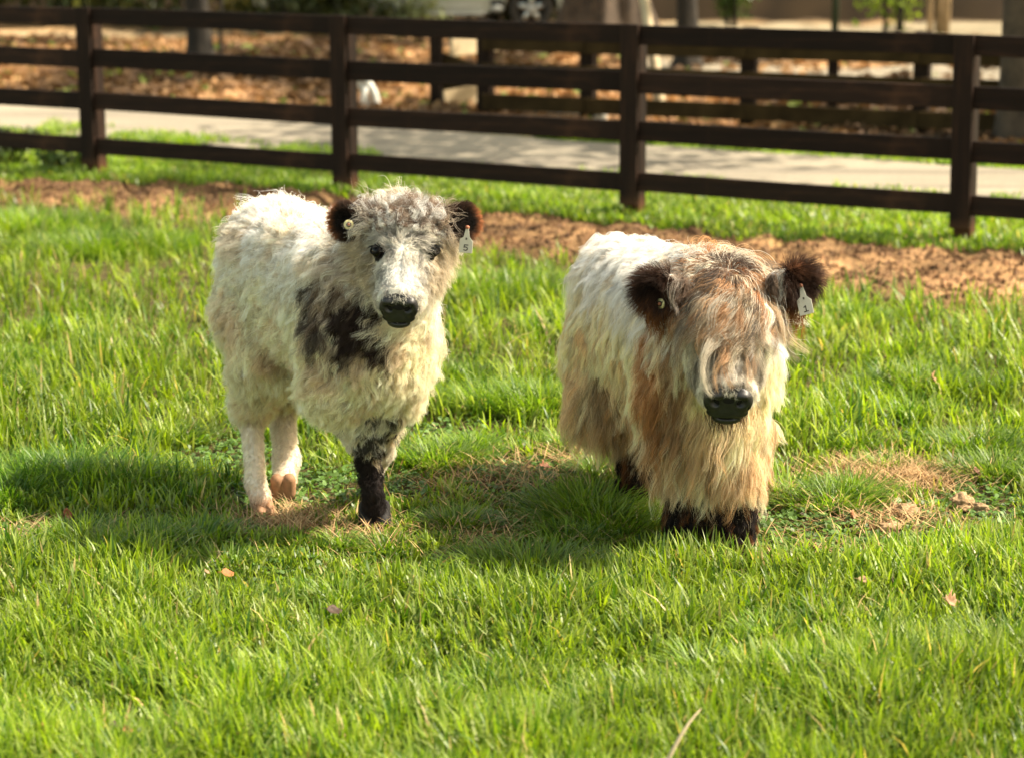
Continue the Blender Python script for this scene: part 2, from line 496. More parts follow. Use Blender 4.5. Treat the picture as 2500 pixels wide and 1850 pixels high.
# ------------------------------------------------------------------ second, lower fence beyond the drive
def far_fence():
    P = [G(1186, 287), G(1436, 299), G(1826, 316)]
    d = (P[2] - P[0]) ; 
    org = P[0]
    f = empty("mossy_fence", org, "lower mossy three-rail fence on the mulch beyond the gravel drive", "fence")
    posts = [P[0], P[1], P[2]]
    dd = nrm(P[2] - P[1])
    for k in range(1, 4): posts.append(P[2] + dd * 1.48 * k)
    e0 = nrm(posts[1] - posts[0])
    for i, p in enumerate(posts):
        e = nrm(posts[min(i + 1, len(posts) - 1)] - posts[max(i - 1, 0)])
        upright("post", M['dark_post'], f, p, -0.3, 0.86, 0.13, 0.11, e, org, 0)
    for i in range(len(posts) - 1):
        p, q = posts[i], posts[i + 1]
        e = nrm(q - p); n = np.array([e[1], -e[0], 0]); n = -n if n[1] > 0 else n
        for z, h in ((0.15, 0.14), (0.43, 0.12), (0.70, 0.20)):
            off = n * 0.075
            board("rail", M['mossy'], f, (*(p + off + e * .004)[:2], z), (*(q + off - e * .004)[:2], z), h, 0.035, org)
    # short return running back from the corner post, with two pale boards fixed slanting across it
    c = G(1066, 284)
    f2 = empty("corner_pen", c, "dark low pen corner with slanting pale boards beside the mossy fence", "pen")
    e = nrm(P[0] - c)
    upright("post", M['dark_post'], f2, c, -0.3, 0.84, 0.10, 0.09, e, c, 0)
    nb = np.array([-e[1], e[0], 0]); nb = nb if nb[1] > 0 else -nb
    board("slanting_board", M['pale_wood'], f2, (*(c + nb * .5)[:2], 0.58), (*(P[0] + nb * 1.0 - e * .12)[:2], 0.60), 0.16, 0.05, c)
    board("slanting_board", M['pale_wood'], f2, (*(c + nb * .25)[:2], 0.12), (*(P[0] + nb * .6 - e * .12)[:2], 0.2), 0.19, 0.05, c)
    board("brace", M['mossy'], f2, (*(c + nb * .06)[:2], 0.52), (*(P[0] + nb * .07 - e * .07)[:2], 0.40), 0.1, 0.04, c)
    board("brace", M['mossy'], f2, (*(c + nb * .06)[:2], 0.26), (*(P[0] + nb * .07 - e * .07)[:2], 0.34), 0.09, 0.04, c)
    board("brace", M['mossy'], f2, (*(c + nb * .06)[:2], 0.74), (*(P[0] + nb * .07 - e * .07)[:2], 0.76), 0.12, 0.04, c)
    # a thin pole fence farther back
    q0 = G(2030, 292)
    f3 = empty("lone_post", q0, "thin dark post standing alone behind the mossy fence", "post")
    upright("shaft", M['dark_post'], f3, q0, -0.3, 0.72, 0.085, 0.085, (1, 0, 0), q0)
    upright("cap_block", M['dark_post'], f3, q0, 0.722, 0.76, 0.11, 0.11, (1, 0, 0), q0)
    g0 = G(2037, 100); g0[2] = float(ground_z(g0[0], g0[1]))
    pp = MB().tube([(0, 0, -0.2), (0, 0, 1.2), (0, 0, 2.6)], 0.05, 12).build("green_pole", M['pipe_green'], None, True, g0)
    tag(pp, "slim dark green pole rising behind the fences in front of the brown bank", "pole")
far_fence()

# ------------------------------------------------------------------ things lying behind the fence
def odds():
    # leaning pale pole
    b = G(1612, 296); b[2] = 0
    pts = [(0.03, 0.0, -0.05), (0.0, 0.02, 0.08), (-0.03, 0.06, 0.35), (-0.07, 0.14, 0.62), (-0.13, 0.3, 1.0), (-0.21, 0.5, 1.5), (-0.30, 0.72, 2.1), (-0.42, 0.95, 2.7)]
    MBp = MB().tube(pts, [0.085, 0.062, 0.050, 0.046, 0.044, 0.042, 0.038, 0.03], 12)
    o = MBp.build("leaning_trunk", M['pale_wood'], None, True, b)
    tag(o, "thin pale bare trunk leaning to the left behind the third fence post", "dead tree")
    # bent white hose loops
    b = G(915, 268); b[2] = 0
    t = empty("bent_pipe", b, "pair of bent white plastic pipes standing in the mulch behind the fence", "pipe")
    for k, (dx, w) in enumerate(((0, 0.035), (-0.09, 0.028))):
        pts = []
        for i in range(12):
            s = i / 11
            ang = s * math.pi * 0.78
            pts.append((dx + 0.02 - 0.17 * (1 - math.cos(ang)), 0.02 * k, 0.29 * math.sin(min(ang, math.pi * .5)) - (0.05 * max(0, s - .64) * 3) + 0.0))
        pts[0] = (pts[0][0], pts[0][1], -0.04)
        MB().tube(pts, w, 12).build("pipe_loop", M['white_pl'], t, True)
    MB().tube([(-0.105, -0.02, -0.03), (-0.10, -0.02, 0.1), (-0.075, -0.02, 0.21)], 0.026, 12).build("pipe_stub", M['white_pl'], t, True)
    # pale trough tube with a teal end
    p0, p1 = G(1298, 280), G(1412, 287)
    p0[2] = p1[2] = 0.045
    t = empty("drain_tube", (p0 + p1) / 2 * np.array([1, 1, 0]), "pale round tube with a teal end lying in front of the mossy fence", "tube")
    c = (p0 + p1) / 2 * np.array([1, 1, 0])
    e = nrm(p1 - p0)
    MB().tube([p0 - c + e * .06, (p0 + p1) / 2 - c, p1 - c], 0.042, 14).build("tube", M['white_pl'], t, True)
    MB().tube([p0 - c - e * .005, p0 - c + e * .06], 0.046, 14).build("end_cap", M['teal_pl'], t, True)
    # pale round stone beside the post
    s = G(1465, 300)
    mb = MB().ell((0, 0, .05), (.062, .055, .065), 16)
    for v in mb.bm.verts: v.co += Vector((random.uniform(-.005, .005),) * 3)
    tag(mb.build("stone", M['white_pl'], None, True, s), "pale rounded stone beside the foot of the second mossy fence post", "stone")
odds()

# ------------------------------------------------------------------ trees
def leaf_cloud(n, centre, rad, size, col, seed, parts=None, droop=0.4):
    r = np.random.default_rng(seed)
    k = parts or 14
    cc = r.normal(size=(k, 3)); cc = cc / np.linalg.norm(cc, axis=1, keepdims=True) * r.random((k, 1)) ** .4
    ci = r.integers(0, k, n)
    p = cc[ci] + r.normal(size=(n, 3)) * 0.24
    p = p * np.array(rad) + np.array(centre)
    a = nrm(r.normal(size=(n, 3)) + np.array([0, 0, -droop])); b = nrm(np.cross(a, r.normal(size=(n, 3))))
    s = size * (0.6 + 0.8 * r.random((n, 1)))
    v = np.stack([p, p + a * s * .5 + b * s * .28, p + a * s, p + a * s * .5 - b * s * .28], 1).reshape(-1, 3)
    F = np.arange(4 * n).reshape(n, 4)
    c = np.array(col)[None] * (0.55 + 0.9 * r.random((n, 1))) * np.array([1, 1, 1]) + np.array([0.02, 0.01, 0]) * r.random((n, 1))
    return v, F, np.repeat(np.clip(c, 0, 1), 4, 0)

def crown_mesh(name, parent, mat, *a, **k):
    v, F, c = leaf_cloud(*a, **k)
    o = link_mesh(name, mesh_np(name, v, F, False, c), mat, parent)
    return o

def tree(px, py, radius, height, label, mat, crown=(0.05, 0.08, 0.02), seed=1, lean=(0, 0), flare=1.5, n=1800, crown_r=(2.2, 2.2, 1.5), ribs=0, base_z=None, name="tree", group=None):
    b = G(px, py)
    for _ in range(3):
        b = G(px, py, float(ground_z(b[0], b[1])))
    t = empty(name, b, label, "tree", group)
    r = random.Random(seed)
    bm = bmesh.new()
    N, S = 26 + ribs * 6, 22
    rings = []
    for i in range(S + 1):
        s = i / S
        z = -0.15 + height * s ** 1.35
        rr = radius * (1 + (flare - 1) * math.exp(-max(z, 0) / (radius * 1.2))) * (1 - .45 * s)
        cx, cyy = lean[0] * z + .04 * math.sin(z * 1.3 + seed), lean[1] * z + .04 * math.cos(z * 1.1 + seed)
        ring = []
        for k in range(N):
            th_ = k / N * math.tau
            rb = 1 + 0.05 * math.sin(3 * th_ + seed + z) + 0.03 * math.sin(7 * th_ + 2 * z)
            if ribs: rb += 0.42 * math.exp(-max(z, 0) / 1.1) * max(0, math.cos(ribs * th_ / 1.0 + seed)) ** 2 + 0.05 * math.cos(ribs * 2 * th_)
            ring.append(bm.verts.new((cx + rr * rb * math.cos(th_), cyy + rr * rb * math.sin(th_), z)))
        rings.append(ring)
    for i in range(S):
        for k in range(N):
            bm.faces.new((rings[i][k], rings[i][(k + 1) % N], rings[i + 1][(k + 1) % N], rings[i + 1][k]))
    bm.faces.new(rings[-1])
    me = bpy.data.meshes.new("trunk"); bm.to_mesh(me); bm.free()
    me.polygons.foreach_set("use_smooth", np.full(len(me.polygons), True))
    link_mesh("trunk", me, mat, t)
    if n:
        top = np.array([lean[0] * height, lean[1] * height, height])
        for k in range(4):
            a = r.uniform(0, 6.28); q = top + np.array([math.cos(a) * crown_r[0] * .6, math.sin(a) * crown_r[1] * .6, r.uniform(.2, 1.0)])
            st = top * (0.62 + .09 * k)
            MB().tube([tuple(st), tuple((st + q) / 2 + np.array([0, 0, .12])), tuple(q)], [radius * .35, radius * .24, radius * .1], 7).build("limb", mat, t, True)
        crown_mesh("crown", t, M['leaf'], n, tuple(top + np.array([0, 0, .7])), crown_r, 0.22, crown, seed)
    return t

tree(492, 152, 0.150, 4.2, "dark slim tree trunk in the mulch left of the second fence post", M['bark_dark'], seed=3, n=2600)
tree(546, 158, 0.026, 3.0, "very thin sapling just right of the dark slim trunk", M['bark_dark'], seed=5, n=260, crown_r=(.7, .7, .6), flare=1.1, name="sapling")
tree(1490, 86, 0.60, 5.5, "big tree with a ribbed flaring base behind the third fence post", M['bark'], seed=4, ribs=6, n=3800, crown_r=(3.6, 3.2, 2.0), flare=1.25)
tree(1668, 166, 0.135, 4.4, "dark straight trunk to the right of the leaning pale pole", M['bark_dark'], seed=8, n=1500)
tree(2492, 348, 0.215, 4.6, "grey-brown rough tree trunk cut by the right edge of the picture", M['bark'], seed=9, n=2600, flare=1.3, lean=(0.01, 0.0))

# pale multi-stemmed bush
def stems_bush(px, py, label, n, spread, h, mat, leafn, leafc, seed, name="bush", size=0.12, lr=None, ls=0.04):
    b = G(px, py)
    for _ in range(3): b = G(px, py, float(ground_z(b[0], b[1])))
    t = empty(name, b, label, "bush")
    r = random.Random(seed)
    for k in range(n):
        x = r.uniform(-spread, spread); y = r.uniform(-.15, .15)
        q = (x * 1.6 + r.uniform(-.1, .1), y + r.uniform(-.1, .1), h * r.uniform(.8, 1.1))
        MB().tube([(x, y, -.1), (x * 1.1, y, h * .4), q], [ls, ls * .8, ls * .4], 7).build("stem", mat, t, True)
    if leafn:
        crown_mesh("foliage", t, M['leaf'], leafn, (0, 0, h * .62), lr or (spread * 2.2, .5, h * .5), size, leafc, seed)
    return t
stems_bush(2285, 78, "cluster of pale bare upright stems in front of the brown bank", 7, 0.17, 2.4, M['bark_pale'], 0, None, 5, ls=0.055)
stems_bush(2180, 74, "bright yellow-green leafy bush left of the pale bare stems", 4, 0.25, 1.6, M['bark_dark'], 900, (0.20, 0.30, 0.02), 6, lr=(0.55, .4, .9), size=0.13)
stems_bush(1800, 62, "small dark green leafy bush against the brown bank", 3, 0.2, 1.3, M['bark_dark'], 700, (0.035, 0.075, 0.012), 7, lr=(0.42, .35, .65), size=0.12)
stems_bush(1015, 84, "light green leafy bush in front of the silver vehicle", 4, 0.2, 0.55, M['bark_dark'], 520, (0.20, 0.23, 0.10), 8, lr=(0.50, .3, .42), size=0.09)
stems_bush(790, 86, "broad dark green bush left of the light green one", 5, 0.8, 1.2, M['bark_dark'], 7000, (0.030, 0.042, 0.010), 9, lr=(1.3, .7, .85), size=0.12)
stems_bush(640, 50, "low olive bush with yellow flecks behind the left part of the fence", 4, 0.3, 0.55, M['bark_dark'], 1400, (0.13, 0.12, 0.02), 10, lr=(0.85, .4, .45), size=0.1)

# ------------------------------------------------------------------ silver pickup
def vehicle():
    w = G(1297, 76); Y0 = w[1]
    for _ in range(3): w = G(1297, 76, float(ground_z(w[0], w[1])))
    t = empty("parked_pickup", w, "silver pickup parked side-on behind the big tree, mostly cut off by the top edge", "vehicle")
    R = 0.36
    side = -0.02      # near side plane y (local), the body lies behind
    # body side with wheel arches: outline in x-z, x leftwards is the vehicle's length
    def arch(cx, r, n=14, up=True):
        return [(cx + r * math.cos(math.pi * k / n), 0.34 + r * math.sin(math.pi * k / n)) for k in range(n + 1)]
    out = [(-4.55, 0.42)]
    bot = [(-4.05, 0.33)]
    bot += [(x, z) for x, z in arch(-3.45, 0.45)[::-1]]
    bot += [(-0.66, 0.31)]
    bot += [(x, z) for x, z in arch(0.0, 0.45)[::-1]]
    bot += [(0.86, 0.40), (0.95, 0.75), (0.90, 1.02), (0.45, 1.12), (-0.35, 1.18), (-0.9, 1.72), (-2.2, 1.76), (-2.55, 1.16), (-4.6, 1.14)]
    MB().prism(out + bot, (0, side, 0), (1, 0, 0), (0, 0, 1), (0, 1, 0), 1.72).build("body", M['car_paint'], t)
    MB().box((-1.55, side - 0.05, 0.285), (1.55, 0.09, 0.05), bevel=.01).build("side_step", M['chrome'], t)
    MB().box((-1.75, side - 0.012, 0.40), (1.9, 0.02, 0.05), bevel=.008).build("sill_trim", M['chrome'], t)
    MB().box((-0.56, side - 0.02, 0.40), (0.22, 0.036, 0.22), bevel=.01).build("mud_flap", M['black_tr'], t)
    MB().ell((-0.56, side - 0.045, 0.37), (0.10, 0.02, 0.05)).build("marker_lamp", M['white_pl'], t, True)
    MB().prism([(-0.95, 1.2), (-0.62, 1.2), (-1.0, 1.63), (-2.1, 1.66), (-2.35, 1.2)], (0, side - 0.006, 0), (1, 0, 0), (0, 0, 1), (0, 1, 0), 0.004).build("side_window", M['glass_dark'], t)
    for xw in (0.0, -3.45):
        mb = MB(); n = 36
        prof = [(R - .01, .0), (R, .03), (R, .19), (R - .02, .22), (R * .62, .21), (R * .62, .01), (R * .85, -.015)]
        rings = [[mb.bm.verts.new((xw + r * math.cos(k / n * math.tau), side - .01 + y, R + r * math.sin(k / n * math.tau))) for k in range(n)] for r, y in prof]
        for i in range(len(prof)):
            for k in range(n):
                a, b2 = rings[i], rings[(i + 1) % len(prof)]
                mb.bm.faces.new((a[k], a[(k + 1) % n], b2[(k + 1) % n], b2[k]))
        ty = mb.build("tyre", M['rubber'], t, True)
        rim = MB().tube([(xw, side + .02, R), (xw, side + .16, R)], R * .615, 28).build("rim", M['black_tr'], t, True)
        for k in range(5):
            a = k / 5 * math.tau + math.pi / 2
            MB().ell((xw + math.cos(a) * R * .36, side + .0, R + math.sin(a) * R * .36), (R * .26, .02, R * .12), 12, Matrix.Rotation(-a, 3, 'Y')).build("spoke", M['chrome'], t, True)
        MB().ell((xw, side - .01, R), (R * .17, .03, R * .17), 14).build("hub_cap", M['chrome'], t, True)
vehicle()

# ------------------------------------------------------------------ bank of brown leaf litter and dark hedge closing the view
def bank():
    xs = np.linspace(-45, 45, 260); t = np.linspace(0, 1, 20)
    X, T = np.meshgrid(xs, t)
    y = 39.9 + T * 6 + 1.2 * (noise2(X, T * 3, .6, 61) - .5)
    z = -0.35 + 3.6 * T ** 0.8 + .6 * (noise2(X, T * 4, 1.3, 62) - .5) * np.minimum(T * 3, 1)
    n1 = noise2(X.ravel() * 1.0, z.ravel() * 1.6, 3.0, 63); n2 = noise2(X.ravel(), z.ravel(), 9, 64)
    c = np.stack([0.007 + .017 * n1 + .007 * n2, 0.0045 + .0105 * n1 + .005 * n2, 0.0025 + .005 * n1 + .002 * n2], -1)
    idx = np.arange(X.size).reshape(X.shape)
    F = np.stack([idx[:-1, :-1], idx[:-1, 1:], idx[1:, 1:], idx[1:, :-1]], -1).reshape(-1, 4)
    m = mat_attr("litter_bank", 0.95, 0, 0.1)
    o = link_mesh("hill_bank", mesh_np("hill_bank", np.stack([X.ravel(), y.ravel(), z.ravel()], -1), F, True, c), m)
    tag(o, kind='structure')
    vs, Fs, cs = [], [], []
    off = 0
    r = np.random.default_rng(5)
    for k in range(26):
        cx = -22 + k * 1.75 + r.uniform(-.5, .5)
        if cx > 1.5: hgt = 5.6
        else: hgt = 1.6
        v, F, c = leaf_cloud(1500, (cx, 37.9 + r.uniform(-.5, .8) + (7 if cx > 1.5 else 0), hgt * .55 + (0 if cx < 1.5 else 1.5)), (1.4, .9, hgt * .62), 0.2, (0.04, 0.055, 0.014), 100 + k)
        vs.append(v); Fs.append(F + off); cs.append(c); off += len(v)
    o = link_mesh("undergrowth", mesh_np("undergrowth", np.concatenate(vs), np.concatenate(Fs), False, np.concatenate(cs)), M['leaf'])
    tag(o, "dark green undergrowth closing the view behind the drive", "undergrowth", kind='stuff')
bank()

# ------------------------------------------------------------------ loose leaf litter on the mulch and scattered clods on the bare strip
def litter():
    r = np.random.default_rng(77)
    n = 42000
    Y = 17.6 + (34 - 17.6) * r.random(n) ** 1.6
    X = (r.random(n) - .5) * .56 * Y
    ok = (Y > line_y(DRIVE_F, X) + .25 + 1.2 * sstep(0.2, 2.2, X))
    ok &= ~((Y + .35 * X > 24) & (Y + .35 * X < 27.5) & (X > 1.2) & (r.random(n) < .9))
    X, Y = X[ok], Y[ok]; n = len(X)
    p = np.stack([X, Y, ground_z(X, Y) + .012 + .03 * r.random(n)], -1)
    a = nrm(r.normal(size=(n, 3)) * np.array([1, 1, .55])); b = nrm(np.cross(a, r.normal(size=(n, 3)) * .4 + np.array([0, 0, 1])))
    s = (0.045 + .055 * r.random((n, 1))) * (Y[:, None] / 22) ** .5
    v = np.stack([p - a * s, p + b * s * .6 + np.array([0, 0, .014]), p + a * s, p - b * s * .6 + np.array([0, 0, .008])], 1).reshape(-1, 3)
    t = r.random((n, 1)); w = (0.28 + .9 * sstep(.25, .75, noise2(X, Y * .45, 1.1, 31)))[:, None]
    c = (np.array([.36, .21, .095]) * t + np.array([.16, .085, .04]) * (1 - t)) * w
    c = np.where(r.random((n, 1)) < .05, np.array([.12, .16, .03]), c)
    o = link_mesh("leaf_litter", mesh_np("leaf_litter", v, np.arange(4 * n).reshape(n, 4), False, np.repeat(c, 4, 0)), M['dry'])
    tag(o, "tan and rust fallen leaf litter covering the ground beyond the gravel drive", "leaf litter", kind='stuff')
    # clods and straw on the bare strip
    n = 34000
    X = r.uniform(-5, 5, n); t = r.random(n)
    Y = line_y(MUD_NEAR, X) * (1 - t) + line_y(MUD_FAR, X) * t + r.normal(size=n) * .12
    p = np.stack([X, Y, ground_z(X, Y)], -1)
    s = 0.006 + .017 * r.random((n, 1)) ** 3
    base = np.array([[1, 0, 0], [-.5, .87, 0], [-.5, -.87, 0], [0, 0, 1.0]])
    ang = r.random(n) * 6.28
    cz, sz = np.cos(ang), np.sin(ang)
    R = np.zeros((n, 3, 3)); R[:, 0, 0] = cz; R[:, 0, 1] = -sz; R[:, 1, 0] = sz; R[:, 1, 1] = cz; R[:, 2, 2] = 1
    v = (np.einsum('nij,kj->nki', R, base) * s[:, None] * (0.6 + .8 * r.random((n, 4, 1))) + p[:, None]).reshape(-1, 3)
    F = (np.arange(n)[:, None, None] * 4 + np.array([[0, 1, 3], [1, 2, 3], [2, 0, 3]])).reshape(-1, 3)
    k = r.random((n, 1)); w = (.5 + .9 * noise2(X, Y, 2.6, 21))[:, None]
    c = (np.array([.26, .155, .075]) * k + np.array([.09, .052, .027]) * (1 - k)) * w * (.9 + .2 * sstep(0, 2.6, X))[:, None] * np.array([1.05, .95, .9])
    o = link_mesh("soil_clods", mesh_np("soil_clods", v, F, False, np.repeat(c, 4, 0)), M['dry'])
    tag(o, "crumbly brown soil clods on the bare strip along the fence", "soil", kind='stuff')
litter()

# ------------------------------------------------------------------ implicit bodies: smooth unions of tapered capsules and ellipsoids, meshed by surface nets
class Body:
    def __init__(self, k=0.035):
        self.pr = []; self.k = k
    def cone(self, a, b, ra, rb, k=None):
        a, b = np.array(a, float), np.array(b, float)
        R = max(ra, rb); self.pr.append(('c', a, b, ra, rb, k or self.k, np.minimum(a, b) - R, np.maximum(a, b) + R)); return self
    def ell(self, c, r, axes=None, k=None, sub=False):
        c, r = np.array(c, float), np.array(r, float)
        ax = np.eye(3) if axes is None else np.array(axes, float)
        R = r.max(); self.pr.append(('s' if sub else 'e', c, r, ax, None, k or self.k, c - R, c + R)); return self
    def dist(self, p, pr):
        if pr[0] == 'c':
            a, b, ra, rb = pr[1:5]
            ab = b - a; t = np.clip(((p - a) @ ab) / (ab @ ab), 0, 1)
            return np.linalg.norm(p - a - t[..., None] * ab, axis=-1) - (ra + (rb - ra) * t)
        c, r, ax = pr[1:4]
        q = (p - c) @ ax.T
        k0 = np.linalg.norm(q / r, axis=-1); k1 = np.linalg.norm(q / (r * r), axis=-1)
        return k0 * (k0 - 1) / np.maximum(k1, 1e-6)
    def grid(self, lo, hi, cell, only=None):
        lo, hi = np.array(lo), np.array(hi)
        n = np.ceil((hi - lo) / cell).astype(int) + 1
        ax = [lo[i] + np.arange(n[i]) * cell for i in range(3)]
        D = np.full(n, 0.2, np.float32)
        for pr in (only or self.pr):
            m = pr[5] * 2 + 0.05
            i0 = np.maximum(((pr[6] - m - lo) / cell).astype(int), 0); i1 = np.minimum(((pr[7] + m - lo) / cell).astype(int) + 2, n)
            if (i1 <= i0).any(): continue
            P = np.stack(np.meshgrid(*[ax[i][i0[i]:i1[i]] for i in range(3)], indexing='ij'), -1)
            d = self.dist(P, pr)
            s = tuple(slice(i0[i], i1[i]) for i in range(3))
            k = pr[5]; o = D[s]
            if pr[0] == 's':
                h = np.maximum(k - np.abs(o + d), 0) / k
                D[s] = np.maximum(o, -d) + h * h * k * .25
            else:
                h = np.maximum(k - np.abs(o - d), 0) / k
                D[s] = np.minimum(o, d) - h * h * k * .25
        return D, lo, cell

def surface_nets(D, lo, cell):
    S = D < 0
    n = np.array(D.shape)
    c = np.zeros(n - 1, int)
    for dx in (0, 1):
        for dy in (0, 1):
            for dz in (0, 1):
                c += S[dx:n[0]-1+dx, dy:n[1]-1+dy, dz:n[2]-1+dz]
    act = (c > 0) & (c < 8)
    ids = -np.ones(n - 1, int); ii = np.argwhere(act); ids[act] = np.arange(len(ii))
    acc = np.zeros((len(ii), 3)); cnt = np.zeros(len(ii))
    corners = [(dx, dy, dz) for dx in (0, 1) for dy in (0, 1) for dz in (0, 1)]
    for a in corners:
        for ax in range(3):
            if a[ax]: continue
            b = list(a); b[ax] = 1
            da = D[ii[:, 0] + a[0], ii[:, 1] + a[1], ii[:, 2] + a[2]]; db = D[ii[:, 0] + b[0], ii[:, 1] + b[1], ii[:, 2] + b[2]]
            m = (da < 0) != (db < 0)
            t = np.where(m, da / np.where(m, da - db, 1), 0)
            pt = np.array(a, float)[None].repeat(len(ii), 0); pt[:, ax] += t
            acc[m] += pt[m]; cnt[m] += 1
    V = lo + (ii + acc / cnt[:, None]) * cell
    Fs = []
    for ax in range(3):
        o = [i for i in range(3) if i != ax]
        s0 = [slice(1, n[i] - 1) for i in range(3)]; s1 = list(s0)
        s0[ax] = slice(0, n[ax] - 1); s1[ax] = slice(1, n[ax])
        A, B = S[tuple(s0)], S[tuple(s1)]
        e = np.argwhere(A != B)
        if not len(e): continue
        base = e.copy()
        for i in o: base[:, i] += 1
        def cid(d0, d1):
            q = base.copy(); q[:, o[0]] -= d0; q[:, o[1]] -= d1
            return ids[q[:, 0], q[:, 1], q[:, 2]]
        f = np.stack([cid(1, 1), cid(0, 1), cid(0, 0), cid(1, 0)], -1)
        inside_first = A[e[:, 0], e[:, 1], e[:, 2]]
        flip = ~inside_first if ax != 1 else inside_first
        f[flip] = f[flip][:, ::-1]
        Fs.append(f)
    return V, np.concatenate(Fs)

class Field:
    def __init__(self, D, lo, cell):
        self.D, self.lo, self.c = D, lo, cell
        g = np.gradient(D, cell); self.g = np.stack(g, -1).astype(np.float32)
        self.n = np.array(D.shape)
    def at(self, p):
        q = (p - self.lo) / self.c
        q = np.clip(q, 0, self.n - 1.001); i = q.astype(int); f = q - i
        d = 0
        for dx in (0, 1):
            for dy in (0, 1):
                for dz in (0, 1):
                    w = (f[:, 0] if dx else 1 - f[:, 0]) * (f[:, 1] if dy else 1 - f[:, 1]) * (f[:, 2] if dz else 1 - f[:, 2])
                    d = d + w * self.D[i[:, 0] + dx, i[:, 1] + dy, i[:, 2] + dz]
        j = np.round(q).astype(int)
        g = self.g[j[:, 0], j[:, 1], j[:, 2]]
        return d, nrm(g)

def sample_surface(V, F, dens, rng, dens_fn=None):
    T = np.concatenate([F[:, [0, 1, 2]], F[:, [0, 2, 3]]])
    A, B, C = V[T[:, 0]], V[T[:, 1]], V[T[:, 2]]
    cr = np.cross(B - A, C - A); ar = np.linalg.norm(cr, axis=1) / 2
    w = ar * dens
    if dens_fn is not None: w = w * dens_fn((A + B + C) / 3)
    cnt = rng.poisson(w)
    ti = np.repeat(np.arange(len(T)), cnt)
    u, v = rng.random(len(ti)), rng.random(len(ti))
    m = u + v > 1; u[m], v[m] = 1 - u[m], 1 - v[m]
    return A[ti] + (B[ti] - A[ti]) * u[:, None] + (C[ti] - A[ti]) * v[:, None]

def kd_nearest(pts, q):
    kd = KDTree(len(pts))
    for i, p in enumerate(pts): kd.insert(p, i)
    kd.balance()
    return np.fromiter((kd.find(x)[1] for x in q), int, len(q))

UP = np.array([0, 0, 1.0])
def groom(field, root, nor, comb, length, rng, steps=8, lift=0.5, grav=0.25, clump=0.75, nguide=2500, curl=0.0, curlfreq=2.0, wild=0.15, minoff=0.003, stray=0.06, clump_pow=1.1, relax=0.35):
    """grow strands over the body: start off the skin, bend to the comb direction and gravity, stay outside the skin, gather into locks"""
    n = len(root)
    L = length[:, None]
    def bc(v): return np.asarray(v, float).reshape(-1, 1) * np.ones((n, 1)) if np.ndim(v) else np.full((n, 1), float(v))
    lift, grav, wildv, curlv = bc(lift), bc(grav), bc(wild), bc(curl)
    low = np.stack([noise3(root, 14, 90 + i) for i in range(3)], -1) - .5
    d = nrm(nor * lift + comb * (1 - lift) + low * 1.1 * wildv * 2 + rng.normal(size=(n, 3)) * wildv)
    p = root.copy(); P = [p.copy()]
    for s in range(steps):
        t = (s + 1) / steps
        d = nrm(d + (comb * 0.35 * relax - UP * grav * 0.5) + (np.stack([noise3(p, 22, 70 + i) for i in range(3)], -1) - .5) * .55 * wildv * 2)
        p = p + d * L / steps
        dist, g = field.at(p)
        need = minoff + 0.012 * t * (0.3 + lift)
        push = np.maximum(need[:, 0] - dist, 0)[:, None]
        p = p + g * push
        dn = (d * g).sum(1, keepdims=True)
        d = np.where((push > 0) & (dn < 0), nrm(d - g * dn * 0.9), d)
        P.append(p.copy())
    P = np.stack(P, 1)                                  # n, steps+1, 3
    ng = min(nguide, n // 4)
    gi = rng.choice(n, ng, replace=False)
    near = gi[kd_nearest(root[gi], root)]
    t = np.linspace(0, 1, steps + 1)[None, :, None]
    # waves shared by each lock
    ph = rng.random(ng) * 6.28; fr = curlfreq * (0.7 + .6 * rng.random(ng))
    a = nrm(rng.normal(size=(ng, 3))); b = nrm(np.cross(a, nrm(P[gi, -1] - P[gi, 0])))
    amp = (curlv[gi] * L[gi])[:, :, None] * np.sin(np.minimum(t * 1.7, 1) * math.pi / 2)
    wv = amp * (a[:, None] * np.sin(ph[:, None, None] + fr[:, None, None] * 6.28 * t) + b[:, None] * np.cos(ph[:, None, None] + fr[:, None, None] * 6.28 * t))
    wv = wv - wv[:, :1]
    gm = np.full(n, -1); gm[gi] = np.arange(ng); g_of = gm[near]
    guide = P[gi] + wv
    k = clump * (0.75 + .5 * rng.random((n, 1, 1)))
    st = rng.random(n) < stray
    k[st] *= 0.15
    w = np.clip(k, 0, 0.97) * t ** clump_pow
    Q = P + wv[g_of] * (1 if curl is not None else 0)
    G_ = guide[g_of]
    # keep relative strand length when gathered
    spread = (root - root[near])[:, None] * (1 - t) ** 1.2
    Q = Q * (1 - w) + (G_ + spread * .6) * w
    Q = Q + np.cumsum(rng.normal(size=Q.shape) * 0.0009, 1) * t * (1 + 3 * wildv[:, :, None])
    Q[:, 0] = root
    flat = Q[:, 1:].reshape(-1, 3)
    dist, g = field.at(flat)
    flat = flat + g * np.maximum(0.0025 - dist, 0)[:, None]
    Q[:, 1:] = flat.reshape(n, steps, 3)
    return Q, g_of

